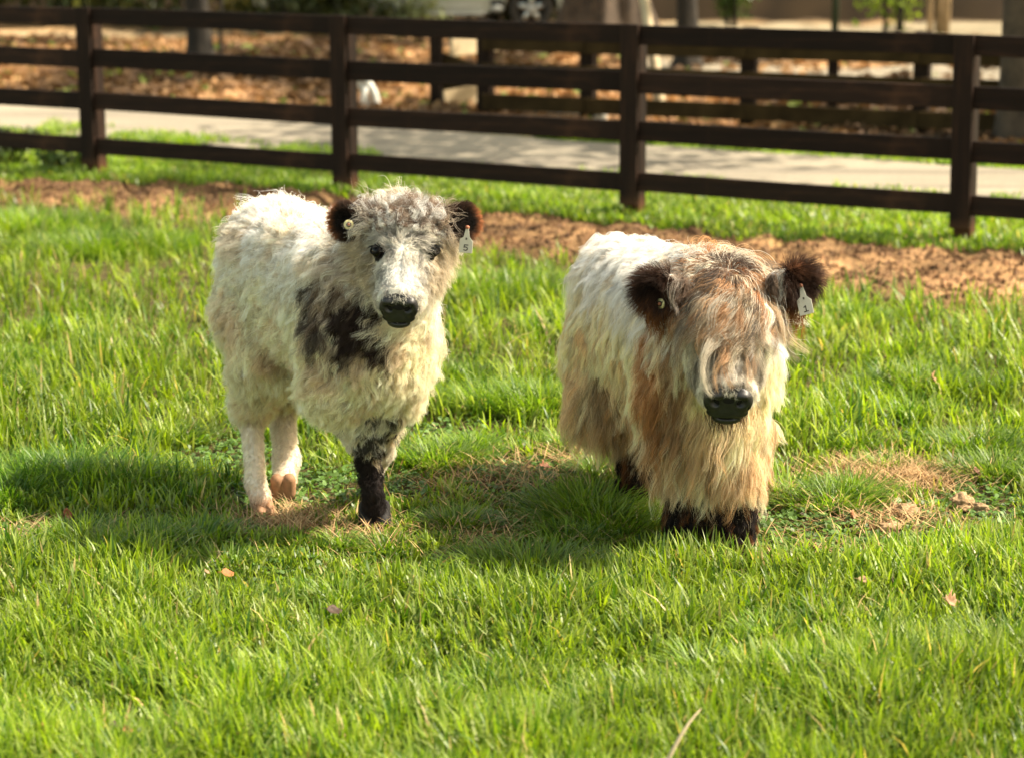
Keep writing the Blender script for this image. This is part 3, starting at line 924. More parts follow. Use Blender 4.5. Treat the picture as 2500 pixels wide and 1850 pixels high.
def fur_mat(name, transl=0.50, rough=0.5):
    m, nt, b, out = new_mat(name)
    a = nd(nt, "ShaderNodeAttribute"); a.attribute_name = "col"
    nt.links.new(a.outputs["Color"], b.inputs["Base Color"])
    b.inputs["Roughness"].default_value = rough
    b.inputs["Specular IOR Level"].default_value = 0.28
    tr = nd(nt, "ShaderNodeBsdfTranslucent"); nt.links.new(a.outputs["Color"], tr.inputs[0])
    mx = nd(nt, "ShaderNodeMixShader"); mx.inputs[0].default_value = transl
    nt.links.new(b.outputs[0], mx.inputs[1]); nt.links.new(tr.outputs[0], mx.inputs[2])
    nt.links.new(mx.outputs[0], out.inputs["Surface"])
    return m
M['fur'] = fur_mat("calf_fur")
M['skin'] = mat_attr("calf_skin", 0.8, 0, 0.1)
M['nose'] = mat_plain("wet_black_nose", (0.015, 0.014, 0.0145), 0.46, 0.35, 70, 0.4, bump=0.12)
M['eye'] = mat_plain("dark_eye", (0.004, 0.0025, 0.002), 0.16, 0.2, 30, 0.18)
M['lid'] = mat_plain("eyelid_skin", (0.006, 0.005, 0.004), 0.7, 0.2, 30, 0.08)
M['hoof_pale'] = mat_plain("pale_hoof_horn", (0.27, 0.145, 0.075), 0.7, 0.25, 30, 0.3)
M['hoof_dark'] = mat_plain("dark_hoof_horn", (0.012, 0.010, 0.009), 0.7, 0.3, 30, 0.25)
M['tag_white'] = mat_plain("ear_tag_plastic", (0.42, 0.39, 0.31), 0.5, 0.04, 30, 0.5)
M['tag_yel'] = mat_plain("ear_button_plastic", (0.52, 0.46, 0.22), 0.4, 0.06, 30, 0.5)
M['ink'] = mat_plain("tag_marker_ink", (0.03, 0.018, 0.012), 0.6, 0.1, 30)
M['pin'] = mat_plain("tag_pin", (0.28, 0.10, 0.05), 0.5, 0.1, 30)

def add_curves(name, Q, cols, rad, parent, origin, label=None, mat=None, kind=None):
    """Q (n,s,3) strands; cols (n,s,3); rad (n,) root radius"""
    n, s = Q.shape[:2]
    cu = bpy.data.hair_curves.new(name)
    cu.add_curves([s] * n)
    co = (Q - np.asarray(origin)).astype(np.float32)
    cu.attributes['position'].data.foreach_set('vector', co.ravel())
    t = np.linspace(0, 1, s)[None]
    r = (rad[:, None] * (1 - 0.85 * t ** 1.5)).astype(np.float32)
    ra = cu.attributes.get('radius') or cu.attributes.new('radius', 'FLOAT', 'POINT')
    ra.data.foreach_set('value', r.ravel())
    ca = cu.attributes.new('col', 'FLOAT_COLOR', 'POINT')
    c4 = np.ones((n, s, 4), np.float32); c4[..., :3] = np.clip(cols, 0.002, 0.95)
    ca.data.foreach_set('color', c4.ravel())
    cu.materials.append(mat or M['fur'])
    o = bpy.data.objects.new(name, cu)
    COL.objects.link(o)
    o.parent = parent
    if label: o['label'] = label
    if kind: o['kind'] = kind
    return o

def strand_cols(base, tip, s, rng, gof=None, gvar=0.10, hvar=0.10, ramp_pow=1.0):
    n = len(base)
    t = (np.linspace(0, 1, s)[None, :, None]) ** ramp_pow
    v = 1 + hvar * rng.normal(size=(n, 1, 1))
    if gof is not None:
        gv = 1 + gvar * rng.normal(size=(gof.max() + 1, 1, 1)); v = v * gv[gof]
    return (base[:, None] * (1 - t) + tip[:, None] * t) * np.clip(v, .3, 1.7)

def mixc(c, d, w):
    w = np.clip(w, 0, 1)[:, None]
    return c * (1 - w) + np.array(d) * w

# ------------------------------------------------------------------ parts shared by both calves
def head_prims(B, Pp, F, U, S, s=1.0):
    def q(f, u, v): return Pp + (F * f + U * u + S * v) * s
    ax = np.stack([F, U, S])
    B.ell(q(.065, -.062, 0), np.array([.105, .085, .092]) * s, ax)
    for k in (-1, 1):
        B.ell(q(.105, -.018, k * .052), np.array([.045, .028, .036]) * s, ax, .03)
        B.cone(q(.09, -.125, k * .040), q(.25, -.090, k * .022), .056 * s, .042 * s, .04)
        B.ell(q(.13, -.090, k * .055), np.array([.08, .055, .042]) * s, ax, .04)
    B.cone(q(.09, -.055, 0), q(.27, -.048, 0), .078 * s, .060 * s, .03)
    B.ell(q(.290, -.048, 0), np.array([.033, .047, .067]) * s, ax, .025)
    B.cone(q(.27, -.095, 0), q(.305, -.093, 0), .034 * s, .026 * s, .02)
    return q, ax

def ear_prims(B, root, tip, face, wid, th=0.012):
    """a cupped ear disc from root to tip, opening towards face"""
    root, tip = np.array(root), np.array(tip)
    a = nrm(tip - root); f = nrm(face - a * (face @ a)); w = np.cross(a, f)
    c = (root + tip) / 2; h = np.linalg.norm(tip - root) / 2
    B.ell(c + a * .004, (h, wid, th), np.stack([a, w, f]), .014)
    B.cone(root - a * .03, root + a * .02, .022, .024, .02)
    for k in (-1, 1):
        B.cone(root + w * k * wid * .55 + f * .004, c + w * k * wid * .82 + a * h * .25 + f * .014, .012, .009, .016)
    return c, a, w, f

def hoof(name, mat, parent, org, p, toe, w=0.062, l=0.075, h=0.052, label=None):
    """two claws side by side; p is the ground centre, toe the pointing direction (3-D)"""
    toe = nrm(np.array(toe, float)); side = nrm(np.cross(toe, UP)); up = np.cross(side, toe)
    B = Body(0.006)
    for k in (-1, 1):
        c = np.array(p) + side * k * w * .235
        B.cone(c - toe * l * .12 + up * h * .95, c + toe * l * .22 + up * h * .40, w * .24, w * .225, .01)
        B.cone(c + toe * l * .05 + up * h * .5, c + toe * l * .36 + up * h * .20, w * .23, w * .14, .01)
        B.cone(c - toe * l * .25 + up * h * .32, c + toe * l * .20 + up * h * .28, w * .22, w * .20, .01)
    D, lo, c_ = B.grid(np.array(p) - .09, np.array(p) + .09 + np.array([0, 0, .02]), .004)
    V, Fa = surface_nets(D, lo, c_)
    o = link_mesh(name, mesh_np(name, V - org, Fa), mat, parent)
    if label: o['label'] = label
    return o

def nose_pad(parent, org, q, F, U, S, s, wmul=1.0):
    q0 = q
    Fn = nrm(F * .86 + U * .42); Un = np.cross(S, Fn); Un = Un if Un @ U > 0 else -Un
    c0 = q0(.3155, -.037, 0)
    F, U = Fn, Un
    def q(f, u, v): return c0 + (F * f + U * u * 1.2 + S * v * wmul) * s
    ax = np.stack([F, U, S]); sc = np.array([1, 1.2, wmul]) * s
    B = Body(0.012)
    B.ell(q(.002, .024, 0), np.array([.014, .016, .038]) * sc, ax)
    B.ell(q(.000, .000, 0), np.array([.016, .032, .049]) * sc, ax)
    B.ell(q(.000, -.030, 0), np.array([.015, .019, .046]) * sc, ax)
    B.ell(q(-.006, -.050, 0), np.array([.017, .013, .032]) * sc, ax, .012)
    for k in (-1, 1):
        B.ell(q(.003, .002, k * .035), np.array([.017, .027, .019]) * sc, ax, .010)
        B.ell(q(.016, .020, k * .028), np.array([.008, .007, .014]) * sc, ax, .010)
    for k in (-1, 1):
        a2 = nrm(F * .8 + S * k * .6); u2 = nrm(U * .9 + S * k * .45 - a2 * ((U * .9 + S * k * .45) @ a2)); s2 = np.cross(a2, u2)
        B.ell(q(.021, .002, k * .031), np.array([.022, .0140, .0085]) * s, np.stack([a2, u2, s2]), .005, sub=True)
        B.ell(q(.020, -.012, k * .044), np.array([.010, .010, .003]) * s, ax, .004, sub=True)
    B.ell(q(.012, -.043, 0), np.array([.012, .0022, .036]) * s, ax, .006, sub=True)
    B.ell(q(.022, -.020, 0), np.array([.004, .020, .0018]) * s, ax, .004, sub=True)
    D, lo, c_ = B.grid(c0 - .11 * s, c0 + .11 * s, .003)
    V, Fa = surface_nets(D, lo, c_)
    o = link_mesh("nose", mesh_np("nose", V - org, Fa), M['nose'], parent)
    return o

def eyeball(parent, org, c, out, r=0.017):
    bm = bmesh.new(); bmesh.ops.create_uvsphere(bm, u_segments=20, v_segments=12, radius=r)
    me = bpy.data.meshes.new("eye"); bm.to_mesh(me); bm.free()
    me.polygons.foreach_set("use_smooth", np.full(len(me.polygons), True))
    o = link_mesh("eye", me, M['eye'], parent, Vector(c - org))
    # eyelid: dark rim ring around the visible part
    out = nrm(out); a = nrm(np.cross(out, UP)); b = np.cross(a, out)
    pts = [tuple(c - org + out * r * .62 + (a * math.cos(t) * r * .95 + b * math.sin(t) * r * .72)) for t in np.linspace(0, math.tau, 21)]
    MB().tube(pts, r * .20, 6, False).build("eyelid", M['lid'], parent, True)
    return o

def tag_text(t, name, strokes, origin, ax, ay, az, width, mat):
    """pen strokes as thin raised lines"""
    for st in strokes:
        bm = bmesh.new()
        for (x0, y0), (x1, y1) in zip(st[:-1], st[1:]):
            a = Vector(origin) + ax * x0 + ay * y0; b = Vector(origin) + ax * x1 + ay * y1
            d = (b - a).normalized(); n = az.cross(d).normalized() * width / 2
            d2 = d * width * .4
            vs = [a - d2 - n, b + d2 - n, b + d2 + n, a - d2 + n]
            lo_ = [bm.verts.new(v + az * .0002) for v in vs]; hi = [bm.verts.new(v + az * .0007) for v in vs]
            bm.faces.new(hi); bm.faces.new(lo_[::-1])
            for i in range(4): bm.faces.new((lo_[i], lo_[(i + 1) % 4], hi[(i + 1) % 4], hi[i]))
        me = bpy.data.meshes.new(name); bm.to_mesh(me); bm.free()
        link_mesh(name, me, mat, t)

def flag_tag(parent, org, top, bottom, face, wid, strokes, label, small):
    """a hanging flag-shaped ear tag: narrow neck, shouldered plate, marker writing"""
    top, bottom = np.array(top), np.array(bottom)
    down = nrm(bottom - top); face = nrm(face - down * (face @ down)); side = np.cross(down, face)
    side = side if side[0] > 0 else -side
    L = np.linalg.norm(bottom - top)
    ax, ay, az = Vector(side), Vector(-down), Vector(face)
    w = wid / 2
    out = [(-w, -L), (w, -L), (w * 1.0, -L * .52), (w * .42, -L * .36), (w * .22, 0), (-w * .22, 0), (-w * .42, -L * .36), (-w * 1.0, -L * .46)]
    o = Vector(top - org)
    bm_ = MB().prism(out, o, ax, ay, -az, 0.0022)
    bmesh.ops.bevel(bm_.bm, geom=list(bm_.bm.edges), offset=.0006, segments=1, affect='EDGES')
    t = bm_.build("ear_tag", M['tag_white'], parent)
    t['label'] = label
    def tf(pts, s_, cx, cy_): return [(cx + x * s_, cy_ + y * s_) for x, y in pts]
    tag_text(t, "number", [tf(st, wid * .40, 0, -L * .90) for st in strokes], o, ax, ay, az, wid * .070, M['ink'])
    tag_text(t, "small_mark", [tf(st, wid * .13, 0.0, -L * .43) for st in small], o, ax, ay, az, wid * .04, M['ink'])
    MB().tube([tuple(o + ay * .003 + az * .006), tuple(o + ay * .003 - az * .012)], .0055, 10).build("pin", M['pin'], t, True)
    return t

def button_tag(parent, org, c, face, r, label):
    c = np.array(c) - org; face = nrm(face)
    f = Vector(face)
    t = MB().tube([tuple(c - face * .002), tuple(c + face * .0015), tuple(c + face * .003)], [r, r, r * .85], 24).build("ear_button", M['tag_yel'], parent, True)
    t['label'] = label
    MB().tube([tuple(c + face * .0032), tuple(c + face * .008)], [r * .36, r * .26], 12).build("button_pin", M['pin'], t, True)
    MB().tube([tuple(c + face * .0031), tuple(c + face * .004)], [r * .52, r * .50], 20).build("collar", M['black_tr'], t, True)
    return t

FIVE = [[(.38, 1.0), (-.28, 1.0), (-.32, .55), (-.02, .62), (.24, .52), (.34, .28), (.24, .08), (-.02, 0), (-.36, .08)]]
ONE = [[(-.26, .80), (.05, 1.0), (.05, .03)], [(-.32, 0.0), (.40, 0.05)]]
RMARK = [[(-.3, -.5), (-.3, .5), (.2, .5), (.3, .2), (0, 0), (-.3, 0)], [(0, 0), (.35, -.5)]]

def cone_chain(B, pts, rad, k=.03):
    for i in range(len(pts) - 1): B.cone(pts[i], pts[i + 1], rad[i], rad[i + 1], k)

def surf_pt(bvh, px, py):
    d = ray(px, py); d = d / np.linalg.norm(d)
    h = bvh.ray_cast(Vector((0, 0, CAM_H)), Vector(d))
    return None if h[0] is None else np.array(h[0])

from mathutils.bvhtree import BVHTree

# ------------------------------------------------------------------ calf one: curly cream calf, head up
def calf_one():
    rng = np.random.default_rng(101)
    hip = np.array([-.79, 7.36, 0]); che = np.array([-.375, 6.68, 0])
    h = nrm(che - hip); R = np.array([h[1], -h[0], 0]); mid = (hip + che) / 2
    def L(a, b, c): return mid + h * a + R * b + UP * c
    org = np.array([-.52, 6.98, 0.0])
    B = Body(.05)
    B.cone(L(-.34, 0, .80), L(.22, 0, .79), .165, .165)
    B.cone(L(-.30, 0, .69), L(.24, 0, .67), .178, .185)
    B.ell(L(-.40, 0, .77), (.15, .165, .20), np.stack([h, R, UP]))
    B.ell(L(.30, 0, .66), (.15, .165, .20), np.stack([h, R, UP]))
    B.ell(L(.36, 0, .60), (.11, .125, .14), np.stack([h, R, UP]))
    Pp = W(990, 512, 6.60); Pm = W(974, 722, 6.40)
    F = nrm(Pm - Pp); S = np.array([-1.0, -.03, 0]); S = nrm(S - F * (S @ F)); U = np.cross(S, F)
    if U[1] > 0: U = -U
    q, ax = head_prims(B, Pp, F, U, S)
    B.cone(L(.22, 0, .80), Pp - UP * .10 + np.array([0, .10, 0]), .155, .105, .05)
    B.cone(L(.30, 0, .62), q(.10, -.17, 0), .14, .085, .05)
    # legs
    hk1 = W(614, 1015, 7.30); ft1 = W(624, 1180, 7.10); hf1 = G(644, 1258)
    cone_chain(B, [L(-.34, .10, .66), L(-.22, .125, .52), hk1 + UP * .02, hk1 - UP * .03], [.125, .095, .048, .036], .04)
    cone_chain(B, [hk1, ft1, hf1 + np.array([-.01, .01, .055])], [.034, .029, .034], .02)
    hk2 = W(686, 990, 7.46); ft2 = W(700, 1125, 7.30); tp2 = W(694, 1175, 7.22)
    cone_chain(B, [L(-.36, -.09, .66), L(-.26, -.12, .50), hk2, ft2, tp2], [.125, .085, .043, .037, .037], .035)
    kn1 = W(888, 1065, 6.86); ft1f = W(910, 1200, 6.86); hf1f = G(915, 1288)
    cone_chain(B, [L(.26, .10, .62), L(.27, .115, .50), W(880, 1000, 6.84), kn1], [.11, .092, .080, .052], .04)
    cone_chain(B, [kn1, ft1f, hf1f + UP * .05], [.035, .028, .043], .02)
    kn2 = W(945, 1010, 6.92); ft2f = W(934, 1105, 7.10)
    cone_chain(B, [L(.27, -.10, .62), L(.27, -.07, .46), kn2, ft2f, W(910, 1150, 7.20)], [.105, .08, .042, .030, .030], .035)
    # ears
    fc = np.array([.12, -.92, .1])
    e1 = ear_prims(B, W(888, 545, 6.62), W(806, 536, 6.64), fc + np.array([-.05, 0, 0]), .050)
    e2 = ear_prims(B, W(1092, 545, 6.62), W(1168, 538, 6.64), fc + np.array([-.1, 0, 0]), .050)
    lo = np.array([-1.15, 6.15, -.02]); hi = np.array([.06, 7.75, 1.22])
    D, lo, cell = B.grid(lo, hi, .009)
    V, Fa = surface_nets(D, lo, cell)
    fld = Field(D, lo, cell)
    bvh = BVHTree.FromPolygons([tuple(v) for v in V], [tuple(f) for f in Fa])
    def S_(px, py): return surf_pt(bvh, px, py)

    # coat markings: balls in space on the hide
    spots = []
    def mark(px, py, r, col, amt=1.0):
        s = S_(px, py)
        if s is not None: spots.append((s, r, np.array(col), amt))
    DK = (0.045, 0.027, 0.022); GR = (0.20, 0.155, 0.13); GY = (0.16, 0.15, 0.14)
    for a in [(770, 700, .05), (765, 760, .045), (778, 815, .04)]: mark(*a, DK, .9)
    for a in [(815, 720, .07), (850, 830, .07)]: mark(*a, (.45, .32, .22), .5)
    for a in [(840, 760, .06), (870, 790, .065), (915, 825, .055), (850, 820, .055), (825, 700, .03), (885, 745, .06)]: mark(*a, DK, 1.0)
    for a in [(815, 650, .05), (845, 610, .045), (790, 880, .035), (850, 700, .05)]: mark(*a, (.34, .24, .16), .5)
    for a in [(1060, 830, .025), (1052, 800, .02)]: mark(*a, (0.12, .05, .03), .8)
    for a in [(1020, 500, .045), (1055, 505, .045), (1000, 525, .05), (920, 530, .028), (1040, 530, .04)]: mark(*a, (.15, .105, .075), .8)
    def leg_mask(p):       # dark front leg
        t = np.clip((.36 - p[:, 2]) / .12, 0, 1)
        near = np.exp(-((p[:, 0] - hf1f[0]) ** 2 + (p[:, 1] - hf1f[1] - .02) ** 2) / (2 * .085 ** 2))
        return t * (near > .35)
    earc = [(e1[0], .062), (e2[0], .062)]

    def region(p):
        """0 body 1 head(face) 2 ear 3 lower leg"""
        r = np.zeros(len(p), int)
        d = p - Pp
        f = d @ F; u = d @ U; s = np.abs(d @ S)
        r[(f > -.02) & (f < .4) & (u > -.16) & (s < .13) & (p[:, 1] < Pp[1] + .10)] = 1
        for c, rr in earc: r[np.linalg.norm(p - c, axis=1) < rr] = 2
        r[p[:, 2] < np.where(p[:, 1] > 6.97, .27, .165)] = 3
        return r

    def coat(p, reg, n):
        cream = np.array([.93, .81, .60]); white = np.array([.95, .93, .87])
        c = np.repeat(cream[None], len(p), 0)
        n1 = noise3(p, 9, 5); n2 = noise3(p, 26, 6); n3 = noise3(p, 55, 7)
        c = mixc(c, white, sstep(.62, .95, p[:, 2] + (n1 - .5) * .2) * .85)
        c = mixc(c, (.66, .52, .36), sstep(.55, .8, n1) * .4)
        c = mixc(c, (.55, .42, .29), sstep(.6, .8, n2) * .3)
        for s, r, col, amt in spots:
            d = np.linalg.norm(p - s, axis=1) + (n2 - .5) * .07 + (n3 - .5) * .05
            c = mixc(c, col, (1 - sstep(r * .7, r * 1.15, d)) * amt)
        # face
        m = reg == 1
        d = p - Pp; f = d @ F; s_ = d @ S; u = d @ U
        face = np.repeat(np.array([[.70, .66, .58]]), len(p), 0)
        face = mixc(face, (.16, .145, .13), sstep(.50, .68, n3) * .8)
        face = mixc(face, (.62, .50, .33), sstep(.05, .085, np.abs(s_)) * .7 * (u < -.03))
        face = mixc(face, (.36, .27, .19), (1 - sstep(.03, .075, f + (n2 - .5) * .06)) * .75 * sstep(.35, .6, n2))
        face = mixc(face, (.07, .065, .06), np.exp(-((f - .125) ** 2 + (np.abs(s_) - .068) ** 2) / (2 * .020 ** 2)) * .55)
        face = mixc(face, (.80, .79, .77), np.exp(-((f - .23) ** 2 + s_ ** 2) / (2 * .038 ** 2)) * .85)
        c[m] = face[m]
        for s, r, col, amt in spots[-5:]:
            dd = np.linalg.norm(p - s, axis=1) + (n2 - .5) * .04
            c = mixc(c, col, (1 - sstep(r * .6, r * 1.2, dd)) * amt * m)
        m = reg == 2
        ed = np.minimum(np.linalg.norm(p - earc[0][0], axis=1), np.linalg.norm(p - earc[1][0], axis=1))
        ec = np.repeat(np.array([[.016, .012, .010]]), len(p), 0)
        outer = np.maximum((e1[0][0] - p[:, 0]), (p[:, 0] - e2[0][0]))
        ec = mixc(ec, (.34, .13, .05), sstep(.032, .052, ed) * sstep(.0, .03, outer - .012))
        c[m] = ec[m]
        m = reg == 3
        lg = np.repeat(np.array([[.86, .74, .60]]), len(p), 0)
        lg = mixc(lg, (.62, .36, .22), (1 - sstep(.03, .12, p[:, 2])) * .7)
        c = np.where(m[:, None], lg, c)
        dark = leg_mask(p)
        cl = np.clip(dark * 2.2 - sstep(.46, .58, n2 * .4 + n3 * .6) * 1.9 * sstep(.17, .23, p[:, 2]), 0, 1)
        c = mixc(c, (.020, .014, .013), cl)
        up_ = (np.abs(p[:, 2] - .38) < .11) & (np.linalg.norm(p[:, :2] - W(885, 1010, 6.80)[:2], axis=1) < .12)
        c = mixc(c, (.90, .86, .78), up_ * .7)
        c = mixc(c, (.035, .032, .034), up_ * sstep(.51, .57, n3 * .4 + n2 * .6) * .95)
        return c

    t_ = empty("calf", org, "curly cream calf with head up, black nose and white ear tag numbered 5", "calf")
    reg = region(V)
    eyes = {}
    for sg, (px, py) in ((1, (922, 614)), (-1, (1057, 613))):
        s = S_(px, py); out = nrm(U * .75 + S * sg * .65 - F * .1)
        eyes[sg] = (s - out * .002, out)
    def skin(V):
        c = coat(V, reg, None) * .8
        d = V - Pp; f = d @ F; u = d @ U; s_ = d @ S
        for sg in (-1, 1): c[np.linalg.norm(V - eyes[sg][0], axis=1) < .030] = (.012, .010, .009)
        c[(f > .280) & ((s_ / .058) ** 2 + ((u + .046) / .045) ** 2 < 1)] = (.012, .011, .011)
        return c
    body = link_mesh("body", mesh_np("body", V - org, Fa, True, skin(V)), M['skin'], t_)
    # ---- strands
    def grow(pts, length, comb, **kw):
        d, nn = fld.at(pts)
        return groom(fld, pts, nn, comb, length, rng, **kw), nn
    def keep(p):                                  # bare spots: eyes, nose
        k = np.ones(len(p), bool)
        d = p - Pp; f = d @ F; u = d @ U; s_ = d @ S
        k &= ~((f > .285) & ((s_ / .056) ** 2 + ((u + .046) / .042) ** 2 < 1))
        for sg in (-1, 1):
            k &= np.linalg.norm(p - eyes[sg][0], axis=1) > .029
        return k
    pts = sample_surface(V, Fa, 62000, rng)
    reg = region(pts); k = keep(pts) & (pts[:, 2] > .035)
    pts, reg = pts[k], reg[k]
    d_, nn = fld.at(pts)
    z = pts[:, 2]
    # body coat
    m = (reg == 0)
    p = pts[m]; n_ = nn[m]
    flow = nrm(-h * .45 - UP * .8 + (np.stack([noise3(p, 7, i) for i in (31, 32, 33)], -1) - .5) * 1.8)
    comb = nrm(flow - n_ * (flow * n_).sum(1, keepdims=True))
    ln = .062 + .026 * noise3(p, 11, 44) + .014 * sstep(.85, .95, p[:, 2])
    ln *= np.where(p[:, 1] < 6.97, .30 + .70 * sstep(.26, .55, p[:, 2]), .45 + .55 * sstep(.26, .42, p[:, 2]))
    Q, g = groom(fld, p, n_, comb, ln * (.75 + .5 * rng.random(len(p))), rng, steps=9, lift=.52, grav=.22, clump=.86, nguide=6500, curl=.11, curlfreq=1.3, wild=.17, stray=.14, clump_pow=1.3)
    c0 = coat(p, reg[m], n_)
    add_curves("coat", Q, strand_cols(c0 * np.array([.78, .72, .64]), np.minimum(c0 * 1.15, .95), 10, rng, g, .12, .08), .00055 + .0003 * rng.random(len(p)), t_, org, "thick curly cream coat with dark brown patches at the shoulder")  # browner roots, also darkened to paint shade into the gaps between locks
    # face
    m = (reg == 1)
    p = pts[m]; n_ = nn[m]
    d = p - Pp; f = d @ F; s_ = d @ S; u = d @ U
    # from the brow whorl outward, then down the bridge of the nose; cheeks sweep out and back
    wh = np.array([q(.17, 0, 0)])[0]
    away = nrm(p - wh)
    flow = np.where((f < .15)[:, None], nrm(away * .7 - UP * .35 + S * np.sign(s_)[:, None] * .35), nrm(F * .9 + S * np.sign(s_)[:, None] * .35))
    flow = nrm(flow + (np.stack([noise3(p, 16, i) for i in (35, 36, 37)], -1) - .5) * 1.1)
    side = sstep(.045, .085, np.abs(s_)) * (u < -.02)
    flow = nrm(flow * (1 - side[:, None]) + nrm(S * np.sign(s_)[:, None] * .8 - UP * .5 - U * .2) * side[:, None])
    comb = nrm(flow - n_ * (flow * n_).sum(1, keepdims=True))
    crown = 1 - sstep(.0, .085, f)
    ln = .016 + .020 * sstep(.26, .12, f) + .032 * side + .026 * crown
    ln = np.where((f > .26), .009 + .016 * side + .012 * (u < -.085), ln)
    Q, g = groom(fld, p, n_, comb, ln * (.7 + .6 * rng.random(len(p))), rng, steps=7, lift=.22 + .3 * crown + .25 * side, grav=.10, clump=.72, nguide=1500, curl=.12 , curlfreq=1.0, wild=.12 + .1 * crown, minoff=.0015)
    c0 = coat(p, reg[m], n_)
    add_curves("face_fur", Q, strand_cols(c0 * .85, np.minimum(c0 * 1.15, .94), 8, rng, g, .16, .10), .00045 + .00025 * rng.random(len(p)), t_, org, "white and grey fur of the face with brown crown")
    # extra denser hair on the face and crown
    dn = sample_surface(V, Fa, 90000, rng, lambda c: (region(c) == 1).astype(float))
    dn = dn[keep(dn)]
    dnn = fld.at(dn)[1]; d = dn - Pp; f = d @ F; s_ = d @ S; u = d @ U
    crown = 1 - sstep(.0, .09, f)
    k2 = crown > .02
    pc, nc_, fc_ = dn[k2], dnn[k2], crown[k2]
    comb = nrm((np.stack([noise3(pc, 13, i) for i in (55, 56, 57)], -1) - .5) * 1.6 + U * .4 - F * .1)
    Q, g = groom(fld, pc, nc_, comb, (.028 + .034 * fc_) * (.6 + .7 * rng.random(len(pc))), rng, steps=8, lift=.6, grav=.12, clump=.85, nguide=500, curl=.20, curlfreq=1.3, wild=.25)
    c0 = coat(pc, np.ones(len(pc), int), nc_)
    gs = rng.random(g.max() + 1)[g]
    c0 = np.where((gs < .34)[:, None], np.array([[.82, .78, .70]]), np.where((gs > .72)[:, None], np.array([[.20, .135, .10]]), c0))
    add_curves("forelock", Q, strand_cols(c0 * .8, np.minimum(c0 * 1.25, .9), 9, rng, g, .25, .10), np.full(len(pc), .0006), t_, org, "tousled brown and white hair on the crown")
    # ears
    pe = sample_surface(V, Fa, 230000, rng, lambda c: (region(c) == 2).astype(float))
    ne = fld.at(pe)[1]
    cc = np.where((pe[:, 0] < -.3)[:, None], e1[0], e2[0]); aa = np.where((pe[:, 0] < -.3)[:, None], e1[1], e2[1])
    rel = nrm(pe - cc)
    comb = nrm(aa * .6 + rel * .8 - UP * .15 - ne * .2)
    edge = sstep(.028, .05, np.linalg.norm(pe - cc, axis=1))
    Q, g = groom(fld, pe, ne, comb, (.006 + .010 * edge) * (.6 + .8 * rng.random(len(pe))), rng, steps=6, lift=.3, grav=.12, clump=.5, nguide=700, wild=.12, minoff=.001)
    c0 = coat(pe, np.full(len(pe), 2), ne)
    add_curves("ear_fur", Q, strand_cols(c0, np.minimum(c0 * 1.5 + edge[:, None] * np.array([.05, .018, .006]), .9), 7, rng, g, .2, .15), np.full(len(pe), .0005), t_, org, "black ear fur with ginger edges")
    # lower legs: short sleek hair, feathered round the dark knee
    m = (reg == 3)
    p = pts[m]; n_ = nn[m]
    comb = nrm(-UP - n_ * (-n_[:, 2:3])); dk = leg_mask(p)
    ln = .009 + .012 * sstep(.16, .26, p[:, 2]) + .026 * dk * sstep(.15, .27, p[:, 2])
    Q, g = groom(fld, p, n_, comb, ln * (.7 + .6 * rng.random(len(p))), rng, steps=5, lift=.12, grav=.2, clump=.5, nguide=900, wild=.05, minoff=.001)
    c0 = coat(p, reg[m], n_)
    add_curves("leg_fur", Q, strand_cols(c0 * .85, np.minimum(c0 * 1.15, .9), 6, rng, g, .10, .10), np.full(len(p), .00055), t_, org)
    # nose, eyes, lashes, chin
    nose_pad(t_, org, q, F, U, S, 1.0, 1.05)
    for sg in (1, -1):
        eyeball(t_, org, eyes[sg][0], eyes[sg][1], .0195)
        c, out = eyes[sg]
        a = nrm(np.cross(out, UP)); k = 34
        th_ = rng.random(k) * 2.2 + .45
        rt = c + out * .012 + a * (np.cos(th_) * .016)[:, None] + UP * (np.sin(th_) * .012)[:, None]
        dirn = nrm(out[None] * .8 + S[None] * sg * .5 - UP * .25 + rng.normal(size=(k, 3)) * .12)
        tt = np.linspace(0, 1, 6)[None, :, None]
        Q = rt[:, None] + dirn[:, None] * tt * .018 + (UP * -.008) * tt ** 2
        add_curves("eyelashes", Q, np.full(Q.shape, .02), np.full(k, .0006), t_, org)
    hoof("hoof", M['hoof_pale'], t_, org, hf1 + np.array([0, -.005, 0]), (.35, -.93, 0), .074, .08, .042, "pale hoof of the standing hind leg")
    hoof("hoof", M['hoof_pale'], t_, org, W(690, 1192, 7.18), (.08, -.55, -.83), .088, .095, .06, "raised orange hind hoof with the toe pointing down")
    hoof("hoof", M['hoof_dark'], t_, org, hf1f, (.1, -.99, 0), .108, .115, .07, "black front hoof on the ground")
    hoof("hoof", M['hoof_dark'], t_, org, W(908, 1165, 7.23), (.05, .2, -.97), .07, .08, .055)
    # tags
    button_tag(t_, org, W(851, 549, 6.575), (.15, -1, .1), .0145, "round yellow button in the ear")
    flag_tag(t_, org, W(1141, 558, 6.560), W(1136, 618, 6.548), np.array([-.12, -1, .12]), .040, FIVE, "white flag ear tag with handwritten 5", RMARK)
    return t_
calf_one()

